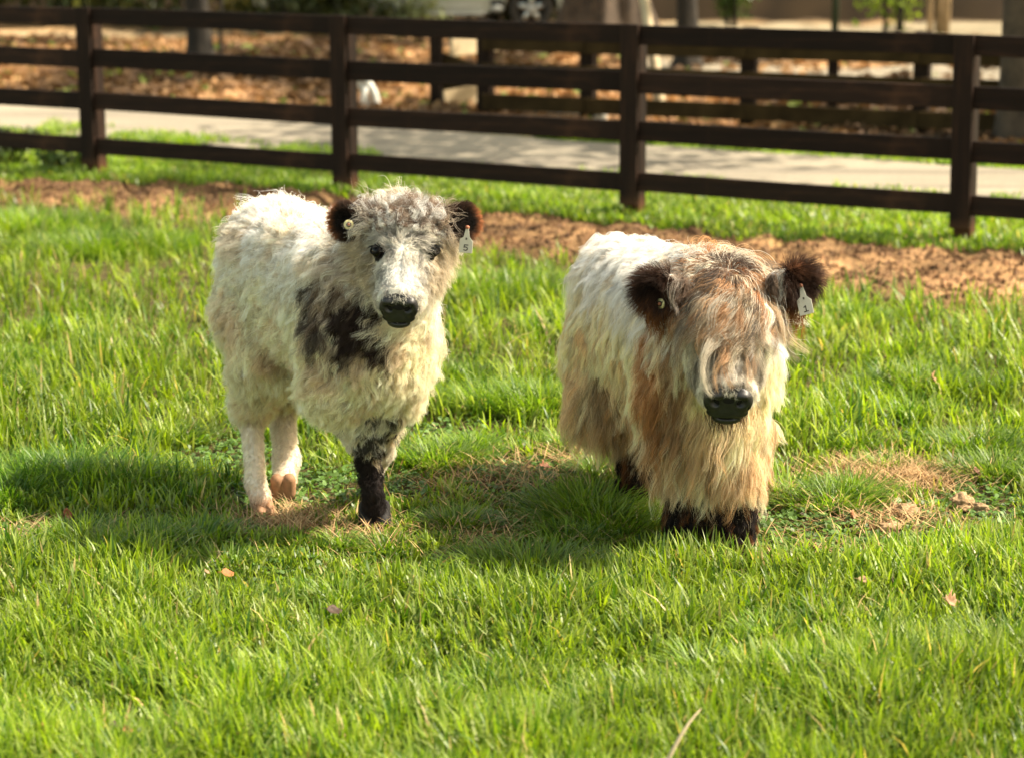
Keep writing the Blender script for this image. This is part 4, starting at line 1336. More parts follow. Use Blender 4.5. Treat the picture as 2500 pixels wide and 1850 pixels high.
# ------------------------------------------------------------------ calf two: long-haired calf, head low, forelock over the eyes
def calf_two():
    rng = np.random.default_rng(202)
    hip = np.array([.405, 7.38, 0]); che = np.array([.62, 6.72, 0])
    h = nrm(che - hip); R = np.array([h[1], -h[0], 0]); mid = (hip + che) / 2
    def L(a, b, c): return mid + h * a + R * b + UP * c
    org = np.array([.52, 6.95, 0.0])
    B = Body(.05)
    B.cone(L(-.36, 0, .68), L(.20, 0, .70), .165, .165)
    B.cone(L(-.32, 0, .58), L(.24, 0, .58), .180, .185)
    B.ell(L(-.40, 0, .64), (.14, .170, .20), np.stack([h, R, UP]))
    B.ell(L(.22, 0, .80), (.13, .10, .10), np.stack([h, R, UP]))
    B.ell(L(.33, -.01, .60), (.14, .19, .21), np.stack([h, R, UP]))
    B.ell(L(.36, 0, .44), (.11, .135, .13), np.stack([h, R, UP]))
    s = 1.13
    Pp = W(1778, 702, 6.52); Pm = W(1780, 965, 6.28)
    F = nrm(Pm - Pp); S = np.array([-1.0, .02, 0]); S = nrm(S - F * (S @ F)); U = np.cross(S, F)
    if U[1] > 0: U = -U
    q, ax = head_prims(B, Pp, F, U, S, s)
    B.cone(L(.20, 0, .75), Pp + np.array([0, .13, -.06]), .15, .115, .05)
    B.cone(L(.30, 0, .56), q(.10, -.16, 0), .15, .09, .05)
    ff1, ff2 = G(1690, 1325), G(1778, 1335)
    rf1, rf2 = G(1555, 1232), G(1832, 1225)
    cone_chain(B, [L(.27, .10, .50), ff1 + UP * .26, ff1 + UP * .12, ff1 + UP * .05], [.11, .068, .060, .064], .04)
    cone_chain(B, [L(.27, -.07, .50), ff2 + UP * .26, ff2 + UP * .12, ff2 + UP * .05], [.11, .066, .058, .062], .04)
    cone_chain(B, [L(-.34, .10, .52), L(-.28, .12, .38), rf1 + UP * .26 + np.array([0, .08, 0]), rf1 + UP * .06], [.13, .10, .052, .040], .04)
    cone_chain(B, [L(-.30, -.09, .48), L(-.26, -.07, .34), rf2 + UP * .22 + np.array([0, .08, 0]), rf2 + UP * .06], [.12, .09, .048, .038], .04)
    fc = np.array([.1, -.95, .05])
    e1 = ear_prims(B, W(1640, 700, 6.54), W(1556, 716, 6.55), fc, .052, .014)
    e2 = ear_prims(B, W(1916, 685, 6.56), W(1992, 692, 6.58), fc, .050, .014)
    lo = np.array([.05, 6.0, -.02]); hi = np.array([1.15, 7.75, 1.12])
    D, lo, cell = B.grid(lo, hi, .009)
    V, Fa = surface_nets(D, lo, cell)
    fld = Field(D, lo, cell)
    bvh = BVHTree.FromPolygons([tuple(v) for v in V], [tuple(f) for f in Fa])
    def S_(px, py): return surf_pt(bvh, px, py)
    earc = [(e1[0], .066), (e2[0], .066)]
    spots = []
    def mark(px, py, r, col, amt=1.0):
        s_ = S_(px, py)
        if s_ is not None: spots.append((s_, r, np.array(col), amt))
    GI = (.50, .24, .09); GB = (.34, .18, .08); BR = (.10, .05, .03); TN = (.42, .30, .18)
    for a in [(1588, 830, .05), (1600, 960, .05), (1592, 1050, .05)]: mark(*a, (.20, .09, .04), .6)
    for a in [(1590, 800, .055), (1598, 870, .065), (1605, 940, .06), (1600, 1010, .055)]: mark(*a, GI, .85)
    for a in [(1640, 830, .04), (1655, 900, .045), (1645, 960, .045), (1650, 1010, .04)]: mark(*a, GB, .8)
    for a in [(1918, 790, .05), (1922, 850, .05), (1920, 910, .045)]: mark(*a, GI, .8)
    for a in [(1480, 900, .05), (1475, 960, .05), (1490, 1000, .05)]: mark(*a, (.20, .13, .07), .6)
    for a in [(1775, 650, .12)]: mark(*a, (.22, .13, .08), .9)
    HB = [(q(.01, -.03, k * .10), .085) for k in (-1, 1)]
    for c_, r_ in HB: spots.append((c_, r_, np.array((.20, .12, .075)), .9))
    for a in [(1500, 690, .02), (1530, 660, .03)]: mark(*a, TN, .5)

    def region(p):
        r = np.zeros(len(p), int)
        d = p - Pp
        f = d @ F / s; u = d @ U / s; v = np.abs(d @ S) / s
        r[(f > -.04) & (f < .4) & (u > -.15) & (v < .12) & (p[:, 1] < Pp[1] + .12)] = 1
        for c, rr in earc: r[np.linalg.norm(p - c, axis=1) < rr] = 2
        r[(p[:, 2] < .20)] = 3
        return r
    def coat(p, reg):
        c = np.repeat(np.array([[.93, .80, .56]]), len(p), 0)
        n1 = noise3(p, 9, 15); n2 = noise3(p, 24, 16); n3 = noise3(p, 50, 17)
        c = mixc(c, (.94, .92, .87), sstep(.60, .82, p[:, 2] + (n1 - .5) * .14))
        c = mixc(c, (.62, .40, .20), sstep(.50, .72, n2) * .4 * sstep(.8, .6, p[:, 2]))
        c = mixc(c, (.40, .25, .12), sstep(.62, .75, n1) * .35 * sstep(.6, .45, p[:, 2]))
        for s_, r, col, amt in spots:
            dd = np.linalg.norm(p - s_, axis=1) + (n2 - .5) * .04
            c = mixc(c, col, (1 - sstep(r * .5, r * 1.3, dd + (n3 - .5) * .04)) * amt)
        m = reg == 1
        d = p - Pp; f = d @ F / s; v = d @ S / s; u = d @ U / s
        fa = np.repeat(np.array([[.92, .84, .68]]), len(p), 0)
        fa = mixc(fa, (.66, .63, .58), np.exp(-((f - .25) ** 2 + v ** 2) / (2 * .045 ** 2)))
        for c_, r_ in HB: fa = mixc(fa, (.16, .10, .07), (1 - sstep(r_ * .6, r_, np.linalg.norm(p - c_, axis=1))) * .9)
        fa = mixc(fa, (.15, .095, .065), (1 - sstep(.04, .11, f)) * .85)
        fa = mixc(fa, (.10, .085, .07), np.exp(-((f - .195) ** 2 + (np.abs(v) - .062) ** 2) / (2 * .024 ** 2)) * .9)
        fa = mixc(fa, (.22, .19, .16), sstep(.50, .66, n3) * .75)
        fa = mixc(fa, (.12, .10, .09), sstep(.31, .325, f) * .8)
        c[m] = fa[m]
        m = reg == 2
        c[m] = mixc(np.repeat(np.array([[.016, .009, .007]]), len(p), 0), (.05, .022, .012), sstep(.5, .8, n2))[m]
        m = reg == 3
        dark = np.where(p[:, 0] > .70, (p[:, 1] < 6.95) * 1.0, 1.0)
        lg = mixc(np.repeat(np.array([[.62, .44, .28]]), len(p), 0), (.016, .010, .009), dark)
        c[m] = lg[m]
        return c
    t_ = empty("calf", org, "long-haired cream and ginger calf with head lowered and forelock over its eyes", "calf")
    reg = region(V)
    sk = coat(V, reg) * .8
    d = V - Pp; sk[(d @ F / s > .280) & ((d @ S / s / .062) ** 2 + ((d @ U / s + .046) / .045) ** 2 < 1)] = (.012, .011, .011)
    link_mesh("body", mesh_np("body", V - org, Fa, True, sk), M['skin'], t_)
    # eyes sit half hidden under the forelock
    eyes = {}
    for sg, (px, py) in ((1, (1700, 820)), (-1, (1858, 818))):
        p = S_(px, py); out = nrm(U * .75 + S * sg * .65 - F * .1)
        eyes[sg] = (p - out * .008, out)
    def keep(p):
        d = p - Pp; f = d @ F / s; u = d @ U / s; v = d @ S / s
        k = ~((f > .285) & ((v / .060) ** 2 + ((u + .046) / .042) ** 2 < 1))
        for sg in (-1, 1): k &= np.linalg.norm(p - eyes[sg][0], axis=1) > .018
        return k
    pts = sample_surface(V, Fa, 60000, rng)
    reg = region(pts); k = keep(pts) & (pts[:, 2] > .03); pts, reg = pts[k], reg[k]
    nn = fld.at(pts)[1]
    # coat
    m = reg == 0; p, n_ = pts[m], nn[m]
    flow = nrm(-h * .22 - UP * 1.0 + (np.stack([noise3(p, 6, i) for i in (31, 32, 33)], -1) - .5) * .9)
    comb = nrm(flow - n_ * (flow * n_).sum(1, keepdims=True) + R * np.sign((p - mid) @ R)[:, None] * .5 * (n_[:, 2:3] > .5))
    topz = sstep(.72, .86, p[:, 2])
    ln = .095 + .05 * noise3(p, 8, 44) - .035 * topz + .04 * sstep(.55, .40, p[:, 2])
    ln = np.minimum(ln, np.maximum(p[:, 2] - .16, .045))
    Q, g = groom(fld, p, n_, comb, ln * (.7 + .6 * rng.random(len(p))), rng, steps=10, lift=.30 + .12 * topz, grav=.35, clump=.80, nguide=5200, curl=.055 + .05 * topz, curlfreq=1.3, wild=.10 + .05 * topz, stray=.10, clump_pow=1.2)
    c0 = coat(p, reg[m])
    tip = np.minimum(c0 * 1.12, .9)
    tip = mixc(tip, (.55, .30, .13), sstep(.32, .18, Q[:, -1, 2]) * .5 * (rng.random(len(p)) < .6))
    add_curves("coat", Q, strand_cols(c0 * np.array([.80, .74, .66]), tip, 11, rng, g, .14, .09), .00055 + .0003 * rng.random(len(p)), t_, org, "long hanging cream coat, white on the back and ginger behind the cheek")  # tan roots, their darkening also stands in for shade between hanging locks
    # ragged belly and chest hem: long thin locks that hang over the feet
    ph = sample_surface(V, Fa, 9000, rng, lambda c: ((c[:, 2] < .50) & (c[:, 2] > .14)).astype(float))
    nh = fld.at(ph)[1]
    comb = nrm(-UP + nh * .15 - h * .05)
    Q, g = groom(fld, ph, nh, comb, np.minimum((.16 + .08 * rng.random(len(ph))), np.maximum(ph[:, 2] - .14 * (.3 + rng.random(len(ph))), .05)), rng, steps=11, lift=.25, grav=.5, clump=.88, nguide=520, curl=.07, curlfreq=1.3, wild=.10, stray=.12)
    c0 = coat(ph, np.zeros(len(ph), int)); gsel = rng.random(g.max() + 1)
    tipc = np.where((gsel[g] < .45)[:, None], np.array([[.55, .30, .13]]), np.where((gsel[g] < .6)[:, None], np.array([[.12, .06, .035]]), c0))
    add_curves("hem_hair", Q, strand_cols(c0 * .9, tipc, 12, rng, g, .2, .12, 1.6), np.full(len(ph), .0007), t_, org, "ragged wet-looking locks hanging from belly and chest")
    # face
    dn = sample_surface(V, Fa, 95000, rng, lambda c: (region(c) == 1).astype(float)); dn = dn[keep(dn)]
    n1_ = fld.at(dn)[1]; d = dn - Pp; f = d @ F / s; v = d @ S / s; u = d @ U / s
    side = sstep(.04, .08, np.abs(v))
    flow = nrm(F * 1.0 + S * np.sign(v)[:, None] * (.25 + .4 * side[:, None]) + (np.stack([noise3(dn, 14, i) for i in (35, 36, 37)], -1) - .5) * .6)
    comb = nrm(flow - n1_ * (flow * n1_).sum(1, keepdims=True))
    ln = .022 + .022 * side + .012 * (f < .22)
    ln = np.where(f > .28, .014 + .012 * side, ln)
    Q, g = groom(fld, dn, n1_, comb, ln * (.7 + .6 * rng.random(len(dn))), rng, steps=7, lift=.22 + .15 * side, grav=.18, clump=.70, nguide=1700, curl=.06, wild=.09, minoff=.0015)
    c0 = coat(dn, np.ones(len(dn), int))
    add_curves("face_fur", Q, strand_cols(c0 * .8, np.minimum(c0 * 1.1, .9), 8, rng, g, .15, .10), np.full(len(dn), .0006), t_, org, "white and cream fur round the muzzle")
    # forelock
    cr = S_(1775, 668)
    fr = sample_surface(V, Fa, 380000, rng, lambda c: (np.linalg.norm((c - cr) * np.array([.64, 1, 1]), axis=1) < .080).astype(float))
    nf = fld.at(fr)[1]
    away = nrm((fr - cr) * np.array([1.0, 1, .6]) + rng.normal(size=(len(fr), 3)) * .008)
    comb = nrm(away * 1.0 + np.array([0, -.55, -.10]))
    comb = nrm(comb - nf * (comb * nf).sum(1, keepdims=True))
    ctr = np.exp(-((fr[:, 0] - cr[0]) / .055) ** 2)
    ln = (.125 + .245 * ctr) * (.55 + .55 * rng.random(len(fr)))
    off = .004 + .016 * rng.random((len(fr), 1))
    Q, g = groom(fld, fr, nf, comb, ln, rng, steps=13, lift=.26, grav=.45, clump=.97, nguide=230, curl=.06, curlfreq=2.2, wild=.10, minoff=off, stray=.07, relax=.55)
    gs = rng.random((g.max() + 1)); gg = gs[g]
    pal = np.array([[.055, .03, .022], [.40, .15, .05], [.50, .26, .11], [.62, .46, .30], [.90, .82, .68], [.11, .075, .06]])
    ci = np.digitize(gg, [.20, .32, .46, .62, .86])
    base = pal[ci] * .60 + np.array([[.07, .04, .03]]) * .40
    tip = pal[ci] * .72 + np.array([[.98, .86, .66]]) * .28
    tip = np.where((ci == 1)[:, None], np.array([[.50, .27, .12]]), tip)
    add_curves("forelock", Q, strand_cols(base, tip, 14, rng, g, .25, .05, 1.0), np.full(len(fr), .00065), t_, org, "long brown, ginger and cream forelock falling over the eyes")
    # ears
    pe = sample_surface(V, Fa, 190000, rng, lambda c: (region(c) == 2).astype(float)); ne = fld.at(pe)[1]
    L_ = pe[:, 0] < cr[0]
    cc = np.where(L_[:, None], e1[0], e2[0]); aa = np.where(L_[:, None], e1[1], e2[1])
    rel = nrm(pe - cc); edge = sstep(.025, .05, np.linalg.norm(pe - cc, axis=1))
    comb = nrm(aa * .5 + rel * .7 - UP * .35)
    Q, g = groom(fld, pe, ne, comb, (.022 + .022 * edge) * (.6 + .8 * rng.random(len(pe))), rng, steps=7, lift=.5, grav=.15, clump=.45, nguide=600, wild=.2, minoff=.001, stray=.3)
    c0 = coat(pe, np.full(len(pe), 2))
    add_curves("ear_fur", Q, strand_cols(c0, c0 * 1.6 + edge[:, None] * np.array([[.05, .02, .008]]), 8, rng, g, .2, .15), np.full(len(pe), .0005), t_, org, "fluffy dark brown ear fur")
    # long hair hanging from the ears
    pe = sample_surface(V, Fa, 60000, rng, lambda c: (region(c) == 2).astype(float) * ((c[:, 2] < e1[0][2] - .005))); ne = fld.at(pe)[1]
    if len(pe):
        comb = nrm(-UP + ne * .2)
        inn = np.abs(pe[:, 0] - cr[0]) < .235
        Q, g = groom(fld, pe, ne, np.broadcast_to(comb, pe.shape), np.where(inn, .13, .05) * (.5 + .6 * rng.random(len(pe))), rng, steps=9, lift=.25, grav=.5, clump=.8, nguide=60, curl=.04, wild=.08)
        base = np.repeat(np.array([[.03, .018, .012]]), len(pe), 0); tip = np.repeat(np.array([[.30, .11, .03]]), len(pe), 0)
        add_curves("ear_fringe", Q, strand_cols(base, tip, 10, rng, g, .25, .15), np.full(len(pe), .0006), t_, org, "dark brown to ginger fringe hanging below the ear")
    # lower legs
    m = reg == 3; p, n_ = pts[m], nn[m]
    comb = nrm(-UP * 1.0 + n_ * .40)
    Q, g = groom(fld, p, n_, comb, np.minimum(.06 + .04 * rng.random(len(p)), np.maximum(p[:, 2] * .95, .012)), rng, steps=8, lift=.25, grav=.4, clump=.85, nguide=700, curl=.05, wild=.10, minoff=.002)
    c0 = coat(p, reg[m]); gs = rng.random(g.max() + 1)
    tp = np.where((gs[g] < .22)[:, None], np.array([[.22, .09, .03]]), c0 * 1.2)
    add_curves("leg_fur", Q, strand_cols(c0, tp, 9, rng, g, .2, .15), np.full(len(p), .0007), t_, org, "shaggy black feathering round the feet")
    nose_pad(t_, org, q, F, U, S, s, 1.18)
    for sg in (1, -1): eyeball(t_, org, eyes[sg][0], eyes[sg][1], .017)
    # whiskers under the chin
    kq = 90
    rt = q(.318, -.105, 0) + S * (rng.normal(size=(kq, 1)) * .032) + U * (rng.normal(size=(kq, 1)) * .006)
    tt = np.linspace(0, 1, 7)[None, :, None]
    dr = nrm(np.array([0, -.12, -1.0]) + rng.normal(size=(kq, 3)) * .22)
    Q = rt[:, None] + dr[:, None] * tt * (.03 + .05 * rng.random((kq, 1, 1))) + rng.normal(size=(kq, 1, 3)) * .006 * tt ** 2
    add_curves("chin_whiskers", Q, np.repeat(np.repeat(np.array([[[.07, .035, .018]]]), kq, 0), 7, 1), np.full(kq, .0010), t_, org)
    hoof("hoof", M['hoof_dark'], t_, org, ff1, (-.1, -.99, 0), .10, .11, .065)
    hoof("hoof", M['hoof_dark'], t_, org, ff2, (.1, -.99, 0), .10, .11, .065)
    hoof("hoof", M['hoof_dark'], t_, org, rf1, (0, -1, 0), .09, .10, .06)
    hoof("hoof", M['hoof_pale'], t_, org, rf2, (.2, -1, 0), .09, .10, .06, "pale hind hoof")
    button_tag(t_, org, W(1612, 742, 6.515), (-.55, -.8, .1), .016, "round pale button half buried in the ear fur")
    flag_tag(t_, org, W(1956, 700, 6.535), W(1970, 768, 6.50), np.array([-.25, -.93, .12]), .043, ONE, "white flag ear tag with handwritten 1", RMARK)
    return t_
calf_two()

# ------------------------------------------------------------------ grass, clover, straw, fallen leaves
def blades(x, y, h, w, lean, curve, yaw, cb, ct, rng, z0=None, twist=0.5):
    """tapered, bending blades of three segments; returns verts, [quads, tris], colours"""
    n = len(x)
    z = ground_z(x, y) if z0 is None else z0
    ld = rng.random(n) * math.tau if np.isscalar(lean) or lean.ndim == 1 else None
    lx, ly = np.cos(yaw), np.sin(yaw)
    fa = yaw + math.pi / 2 + (rng.random(n) - .5) * 2 * twist
    wx, wy = np.cos(fa), np.sin(fa)
    T = np.array([0, .36, .72, 1.0]); Wd = np.array([.75, 1.0, .66, 0])
    vs = []
    for t, ww in zip(T, Wd):
        out = h * (lean * t + curve * t * t)
        zz = h * (t * np.sqrt(np.maximum(1 - np.minimum(lean, .95) ** 2, .05)) - .35 * curve * t * t * t)
        c = np.stack([x + lx * out, y + ly * out, z + np.maximum(zz, .002) - .005 * (t == 0)], -1)
        o = np.stack([wx, wy, np.zeros(n)], -1) * (w * ww / 2)[:, None]
        if ww == 0: vs.append(c[:, None])
        else: vs += [(c - o)[:, None], (c + o)[:, None]]
    V = np.concatenate(vs, 1).reshape(-1, 3)
    b = (np.arange(n) * 7)[:, None]
    q = np.concatenate([b + np.array([[0, 1, 3, 2]]), b + np.array([[2, 3, 5, 4]])])
    tr = b + np.array([[4, 5, 6]])
    tt = np.array([0, 0, .36, .36, .72, .72, 1.0])[None, :, None]
    C = (cb[:, None] * (1 - tt) + ct[:, None] * tt).reshape(-1, 3)
    return V, [q, tr], C

def join(parts):
    V, Q, T, C, off = [], [], [], [], 0
    for v, (q, t), c in parts:
        V.append(v); Q.append(q + off); T.append(t + off); C.append(c); off += len(v)
    return np.concatenate(V), [np.concatenate(Q), np.concatenate(T)], np.concatenate(C)

BARE = [(700, 1290, .16, .06), (660, 1262, .10, .05), (820, 1320, .12, .05), (1250, 1185, .22, .10), (1130, 1300, .14, .06), (1160, 1330, .10, .05), (2180, 1170, .26, .09), (1930, 1262, .26, .14), (2190, 1290, .22, .12),
        (1380, 1150, .15, .08), (60, 1310, .2, .07), (560, 1110, .25, .12), (2380, 1230, .16, .1), (1000, 1200, .12, .1), (1870, 1215, .08, .06), (760, 1200, .3, .12), (1080, 1060, .2, .08), (1960, 1330, .25, .10)]
TUSS = [(70, 1190, .20, .17, 1), (200, 1180, .22, .19, 1), (330, 1185, .20, .16, 1), (20, 1230, .16, .14, 1), (1060, 1140, .17, .13, 0), (1120, 1120, .15, .11, 0), (2030, 1235, .17, .13, 0), (2080, 1205, .14, .12, 0), (1320, 1010, .26, .18, 0),
        (1180, 1000, .2, .17, 0), (1480, 1290, .24, .13, 0), (1430, 1255, .20, .15, 0), (1290, 1400, .24, .15, 0), (1480, 1390, .16, .11, 0), (420, 1075, .15, .12, 0), (2380, 1100, .18, .15, 0), (2440, 1160, .2, .13, 0), (2260, 960, .3, .16, 0), (1200, 720, .5, .17, 0), (2000, 800, .3, .15, 0), (2300, 640, .5, .15, 0), (120, 950, .3, .14, 0), (480, 1330, .16, .11, 0), (360, 1350, .15, .12, 0),
        (1380, 1330, .14, .10, 0), (940, 1345, .12, .09, 0), (720, 1345, .10, .08, 0), (1100, 1290, .12, .09, 0), (250, 620, .5, .2, 0), (80, 560, .5, .2, 0)]
BW = [(G(a, b)[:2], r, ry) for a, b, r, ry in BARE]

def bare_mask(x, y):
    m = np.zeros(len(x))
    for c, r, ry in BW:
        d = np.sqrt(((x - c[0]) / r) ** 2 + ((y - c[1]) / (ry * 2.6)) ** 2)
        m = np.maximum(m, 1 - sstep(.55, 1.15, d + (noise2(x, y, 14, 51) - .5) * .6))
    return m

def green(n, x, y, rng, gid=None, ng=1):
    v = noise2(x, y, 1.6, 52); v2 = noise2(x, y, 6, 53)
    a = np.array([.034, .092, .008]); b = np.array([.215, .300, .018]); c = np.array([.200, .255, .070])
    k = rng.random(n) if gid is None else np.clip(rng.random(ng)[gid] + rng.normal(size=n) * .15, 0, 1)
    col = a * (1 - k[:, None]) + b * k[:, None]
    m = ((rng.random(n) if gid is None else rng.random(ng)[gid]) < .22)[:, None]
    col = np.where(m, c, col)
    col = col * (0.75 + .35 * v + .25 * v2)[:, None]
    dry = rng.random(n) < .018
    col[dry] = np.array([.42, .33, .15]) * (.7 + .5 * rng.random((dry.sum(), 1)))
    return col

def grass():
    rng = np.random.default_rng(303)
    parts = []
    # tillers spread so that they cover the ground about evenly in the picture
    NC = 36000
    Y = 1 / np.sqrt(rng.uniform(1 / 15.2 ** 2, 1 / 3.9 ** 2, NC))
    X = (rng.random(NC) - .5) * (.50 * Y + 1.5)
    ok = Y < line_y(MUD_NEAR, X) - .05 + (noise2(X, Y, 3, 54) - .5) * .5
    bm_ = bare_mask(X, Y)
    ok &= rng.random(NC) > bm_ * .93
    X, Y, bm_ = X[ok], Y[ok], bm_[ok]; n = len(X)
    mid = np.exp(-((Y - 6.95) / .55) ** 2)                  # trampled, grazed band where the calves walk
    hh = .058 + .085 * noise2(X, Y, 1.7, 55) ** 1.5 + .085 * (noise2(X, Y, 4.5, 56) - .4)
    hh = hh + .05 * np.exp(-(((X - .75) / .55) ** 2 + ((Y - 5.1) / .35) ** 2)) + .03 * np.exp(-(((X + .9) / .4) ** 2 + ((Y - 5.9) / .25) ** 2))
    hh = hh * (1 - .45 * mid) + .045 * sstep(7.6, 9.0, Y)
    hh = hh * (1 - .75 * bm_)
    per = rng.integers(4, 8, n)
    gid = np.repeat(np.arange(n), per)
    N = len(gid)
    sc = (Y[gid] / 7) ** .35
    x = X[gid] + rng.normal(size=N) * .016 * sc; y = Y[gid] + rng.normal(size=N) * .016 * sc
    yaw = rng.random(N) * math.tau
    h = np.maximum(hh[gid] * (.55 + .75 * rng.random(N)), .018)
    w = (.0046 + .0068 * rng.random(N) ** 1.3) * sc
    cv = .06 + .75 * rng.random(N) ** 2
    ln = .03 + .30 * rng.random(N) + .35 * (rng.random(N) < .15)
    cb = green(N, x, y, rng, gid, n)
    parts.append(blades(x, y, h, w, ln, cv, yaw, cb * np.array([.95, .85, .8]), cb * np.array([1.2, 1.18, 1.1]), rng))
    # a low tangle of short blades between the tillers
    NB = 120000
    Y = 1 / np.sqrt(rng.uniform(1 / 14.5 ** 2, 1 / 4.0 ** 2, NB)); X = (rng.random(NB) - .5) * (.50 * Y + 1.2)
    ok = (Y < line_y(MUD_NEAR, X)) & (rng.random(NB) > bare_mask(X, Y) * .9)
    X, Y = X[ok], Y[ok]; N = len(X)
    cb = green(N, X, Y, rng)
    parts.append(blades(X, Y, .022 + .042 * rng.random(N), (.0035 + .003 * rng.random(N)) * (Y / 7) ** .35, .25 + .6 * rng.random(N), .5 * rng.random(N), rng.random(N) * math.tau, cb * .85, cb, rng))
    # tussocks: fans of longer blades
    extra = []
    for _ in range(70):
        yy = rng.uniform(520, 1840); extra.append((rng.uniform(-60, 2560), yy, rng.uniform(.05, .12) * (1.4 if yy < 1000 else 1), rng.uniform(.09, .16), 0))
    for px, py, r, hgt, dark in TUSS + extra:
        g_ = G(px, py)
        if g_[1] > line_y(MUD_NEAR, g_[0]) - .3: continue
        c = G(px, py)
        k = int(900 * (r / .2) ** 1.1)
        a = rng.random(k) * math.tau; q = np.sqrt(rng.random(k)) * r
        x = c[0] + np.cos(a) * q; y = c[1] + np.sin(a) * q * .6
        h = hgt * (.45 + .7 * rng.random(k)) * (1 - .35 * q / r)
        yaw = a + rng.normal(size=k) * .6
        cb = green(k, x, y, rng) * np.array([.80, .88, .8])
        if dark: cb = cb * np.array([.6, .72, .7])  # blade colour also darkened here to paint in the first calf's shadow
        parts.append(blades(x, y, h, .0035 + .0022 * rng.random(k), .12 + .45 * (q / r) + .15 * rng.random(k), .15 + .7 * rng.random(k), yaw, cb, cb * 1.15, rng))
    V, F, C = join(parts)
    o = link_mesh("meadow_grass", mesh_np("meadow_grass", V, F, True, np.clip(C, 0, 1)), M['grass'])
    tag(o, "lush bright green pasture grass with darker tussocks", "grass", kind='stuff')
    # short grass along and behind the fence, thin on the drive's edge
    n = 60000
    X = rng.uniform(-5.2, 5.2, n); t = rng.random(n)
    y0 = line_y(MUD_FAR, X) - .1; y1 = line_y(DRIVE_N, X) + .15
    Y = y0 + (y1 - y0) * t
    ok = (rng.random(n) < .35 + .9 * noise2(X, Y, 2.2, 57)) & ((t < .72) | (rng.random(n) < .5 * (noise2(X, Y, 3, 58) > .45)))
    X, Y = X[ok], Y[ok]
    n2 = 7000
    X2 = rng.uniform(0.2, 4.8, n2); Y2 = line_y(DRIVE_F, X2) - .05 + rng.random(n2) ** 1.3 * .9 * sstep(.2, 1.5, X2)
    n3 = 5000
    X3 = rng.uniform(-5.2, -1.0, n3); Y3 = line_y(DRIVE_N, X3) + rng.random(n3) ** 2 * .7
    k3 = noise2(X3, Y3, 2.6, 59) > .5; X3, Y3 = X3[k3], Y3[k3]
    X, Y = np.concatenate([X, X2, X3]), np.concatenate([Y, Y2, Y3]); n = len(X)
    h = (.035 + .05 * noise2(X, Y, 2.5, 60)) * (.6 + .8 * rng.random(n))
    cb = green(n, X, Y, rng) * np.array([1.05, 1.05, 1])
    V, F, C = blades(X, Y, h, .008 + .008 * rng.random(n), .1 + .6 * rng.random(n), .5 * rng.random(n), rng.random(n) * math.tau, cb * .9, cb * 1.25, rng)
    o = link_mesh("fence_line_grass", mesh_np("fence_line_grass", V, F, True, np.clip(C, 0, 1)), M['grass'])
    tag(o, "short patchy grass under the board fence up to the gravel drive", "grass", kind='stuff')
    # clover and other small round leaves in the low patches
    n = 26000
    Y = rng.uniform(6.2, 8.4, n); X = (rng.random(n) - .5) * (.52 * Y + .3)
    keep = rng.random(n) < np.clip(bare_mask(X, Y) * .75 + .25 * (noise2(X, Y, 3.2, 61) > .62), 0, 1)
    keep &= ~(np.linalg.norm(np.stack([X, Y], 1) - G(2180, 1170)[:2], axis=1) < .2) & ~(np.linalg.norm(np.stack([X, Y], 1) - G(720, 1290)[:2], axis=1) < .13)
    X, Y = X[keep], Y[keep]; n = len(X)
    st = np.repeat(np.arange(n), 3); k = len(st)
    a = (rng.random(n) * math.tau)[st] + np.tile([0, 2.09, 4.19], n)
    r = (.0045 + .004 * rng.random(n))[st]
    z = ground_z(X, Y)[st] + (.010 + .024 * rng.random(n))[st]
    cx = X[st] + np.cos(a) * r * 1.1; cyy = Y[st] + np.sin(a) * r * 1.1
    hexa = np.arange(6) / 6 * math.tau
    tilt = rng.normal(size=(k, 2)) * .45
    vx = cx[:, None] + np.cos(hexa) * r[:, None]; vy = cyy[:, None] + np.sin(hexa) * r[:, None]
    vz = z[:, None] + (np.cos(hexa) * tilt[:, :1] + np.sin(hexa) * tilt[:, 1:]) * r[:, None]
    cb = np.repeat(np.array([[.085, .16, .03]]), k, 0) * (.6 + .9 * rng.random(n))[st][:, None]
    o = link_mesh("clover", mesh_np("clover", np.stack([vx, vy, vz], -1).reshape(-1, 3), np.arange(k * 6).reshape(k, 6), False, np.repeat(cb, 6, 0)), M['leaf'])
    tag(o, "low clover and small round-leaved weeds in the grazed patches", "clover", kind='stuff')
    # straw and dead blades lying in the low patches
    pts = []
    for px, py, r, ry, k in [(2180, 1168, .22, .12, 1900), (700, 1285, .20, .09, 750), (1250, 1190, .30, .16, 750), (1140, 1330, .20, .10, 350), (1870, 1215, .12, .06, 400), (800, 1318, .2, .06, 500), (2200, 1280, .2, .1, 500), (1390, 1130, .15, .1, 300), (60, 1320, .2, .06, 300), (1200, 1340, 1.4, .3, 700), (1900, 1250, .8, .3, 600), (1900, 1370, .3, .12, 250)]:
        c = G(px, py); pts.append(np.stack([c[0] + rng.normal(size=k) * r * .6, c[1] + rng.normal(size=k) * ry], 1))
    P = np.concatenate(pts); n = len(P)
    c = np.array([[.50, .34, .17]]) * (.5 + .8 * rng.random((n, 1))); c = np.where(rng.random((n, 1)) < .2, np.array([[.22, .11, .05]]), c)
    z0 = ground_z(P[:, 0], P[:, 1]) + .004 + .022 * rng.random(n)
    V, F, C = blades(P[:, 0], P[:, 1], .04 + .07 * rng.random(n), .0018 + .0022 * rng.random(n), .80 + .19 * rng.random(n), .3 * rng.random(n), rng.random(n) * math.tau, c * .9, c * 1.1, rng, z0)
    o = link_mesh("straw", mesh_np("straw", V, F, True, np.clip(C, 0, 1)), M['dry'])
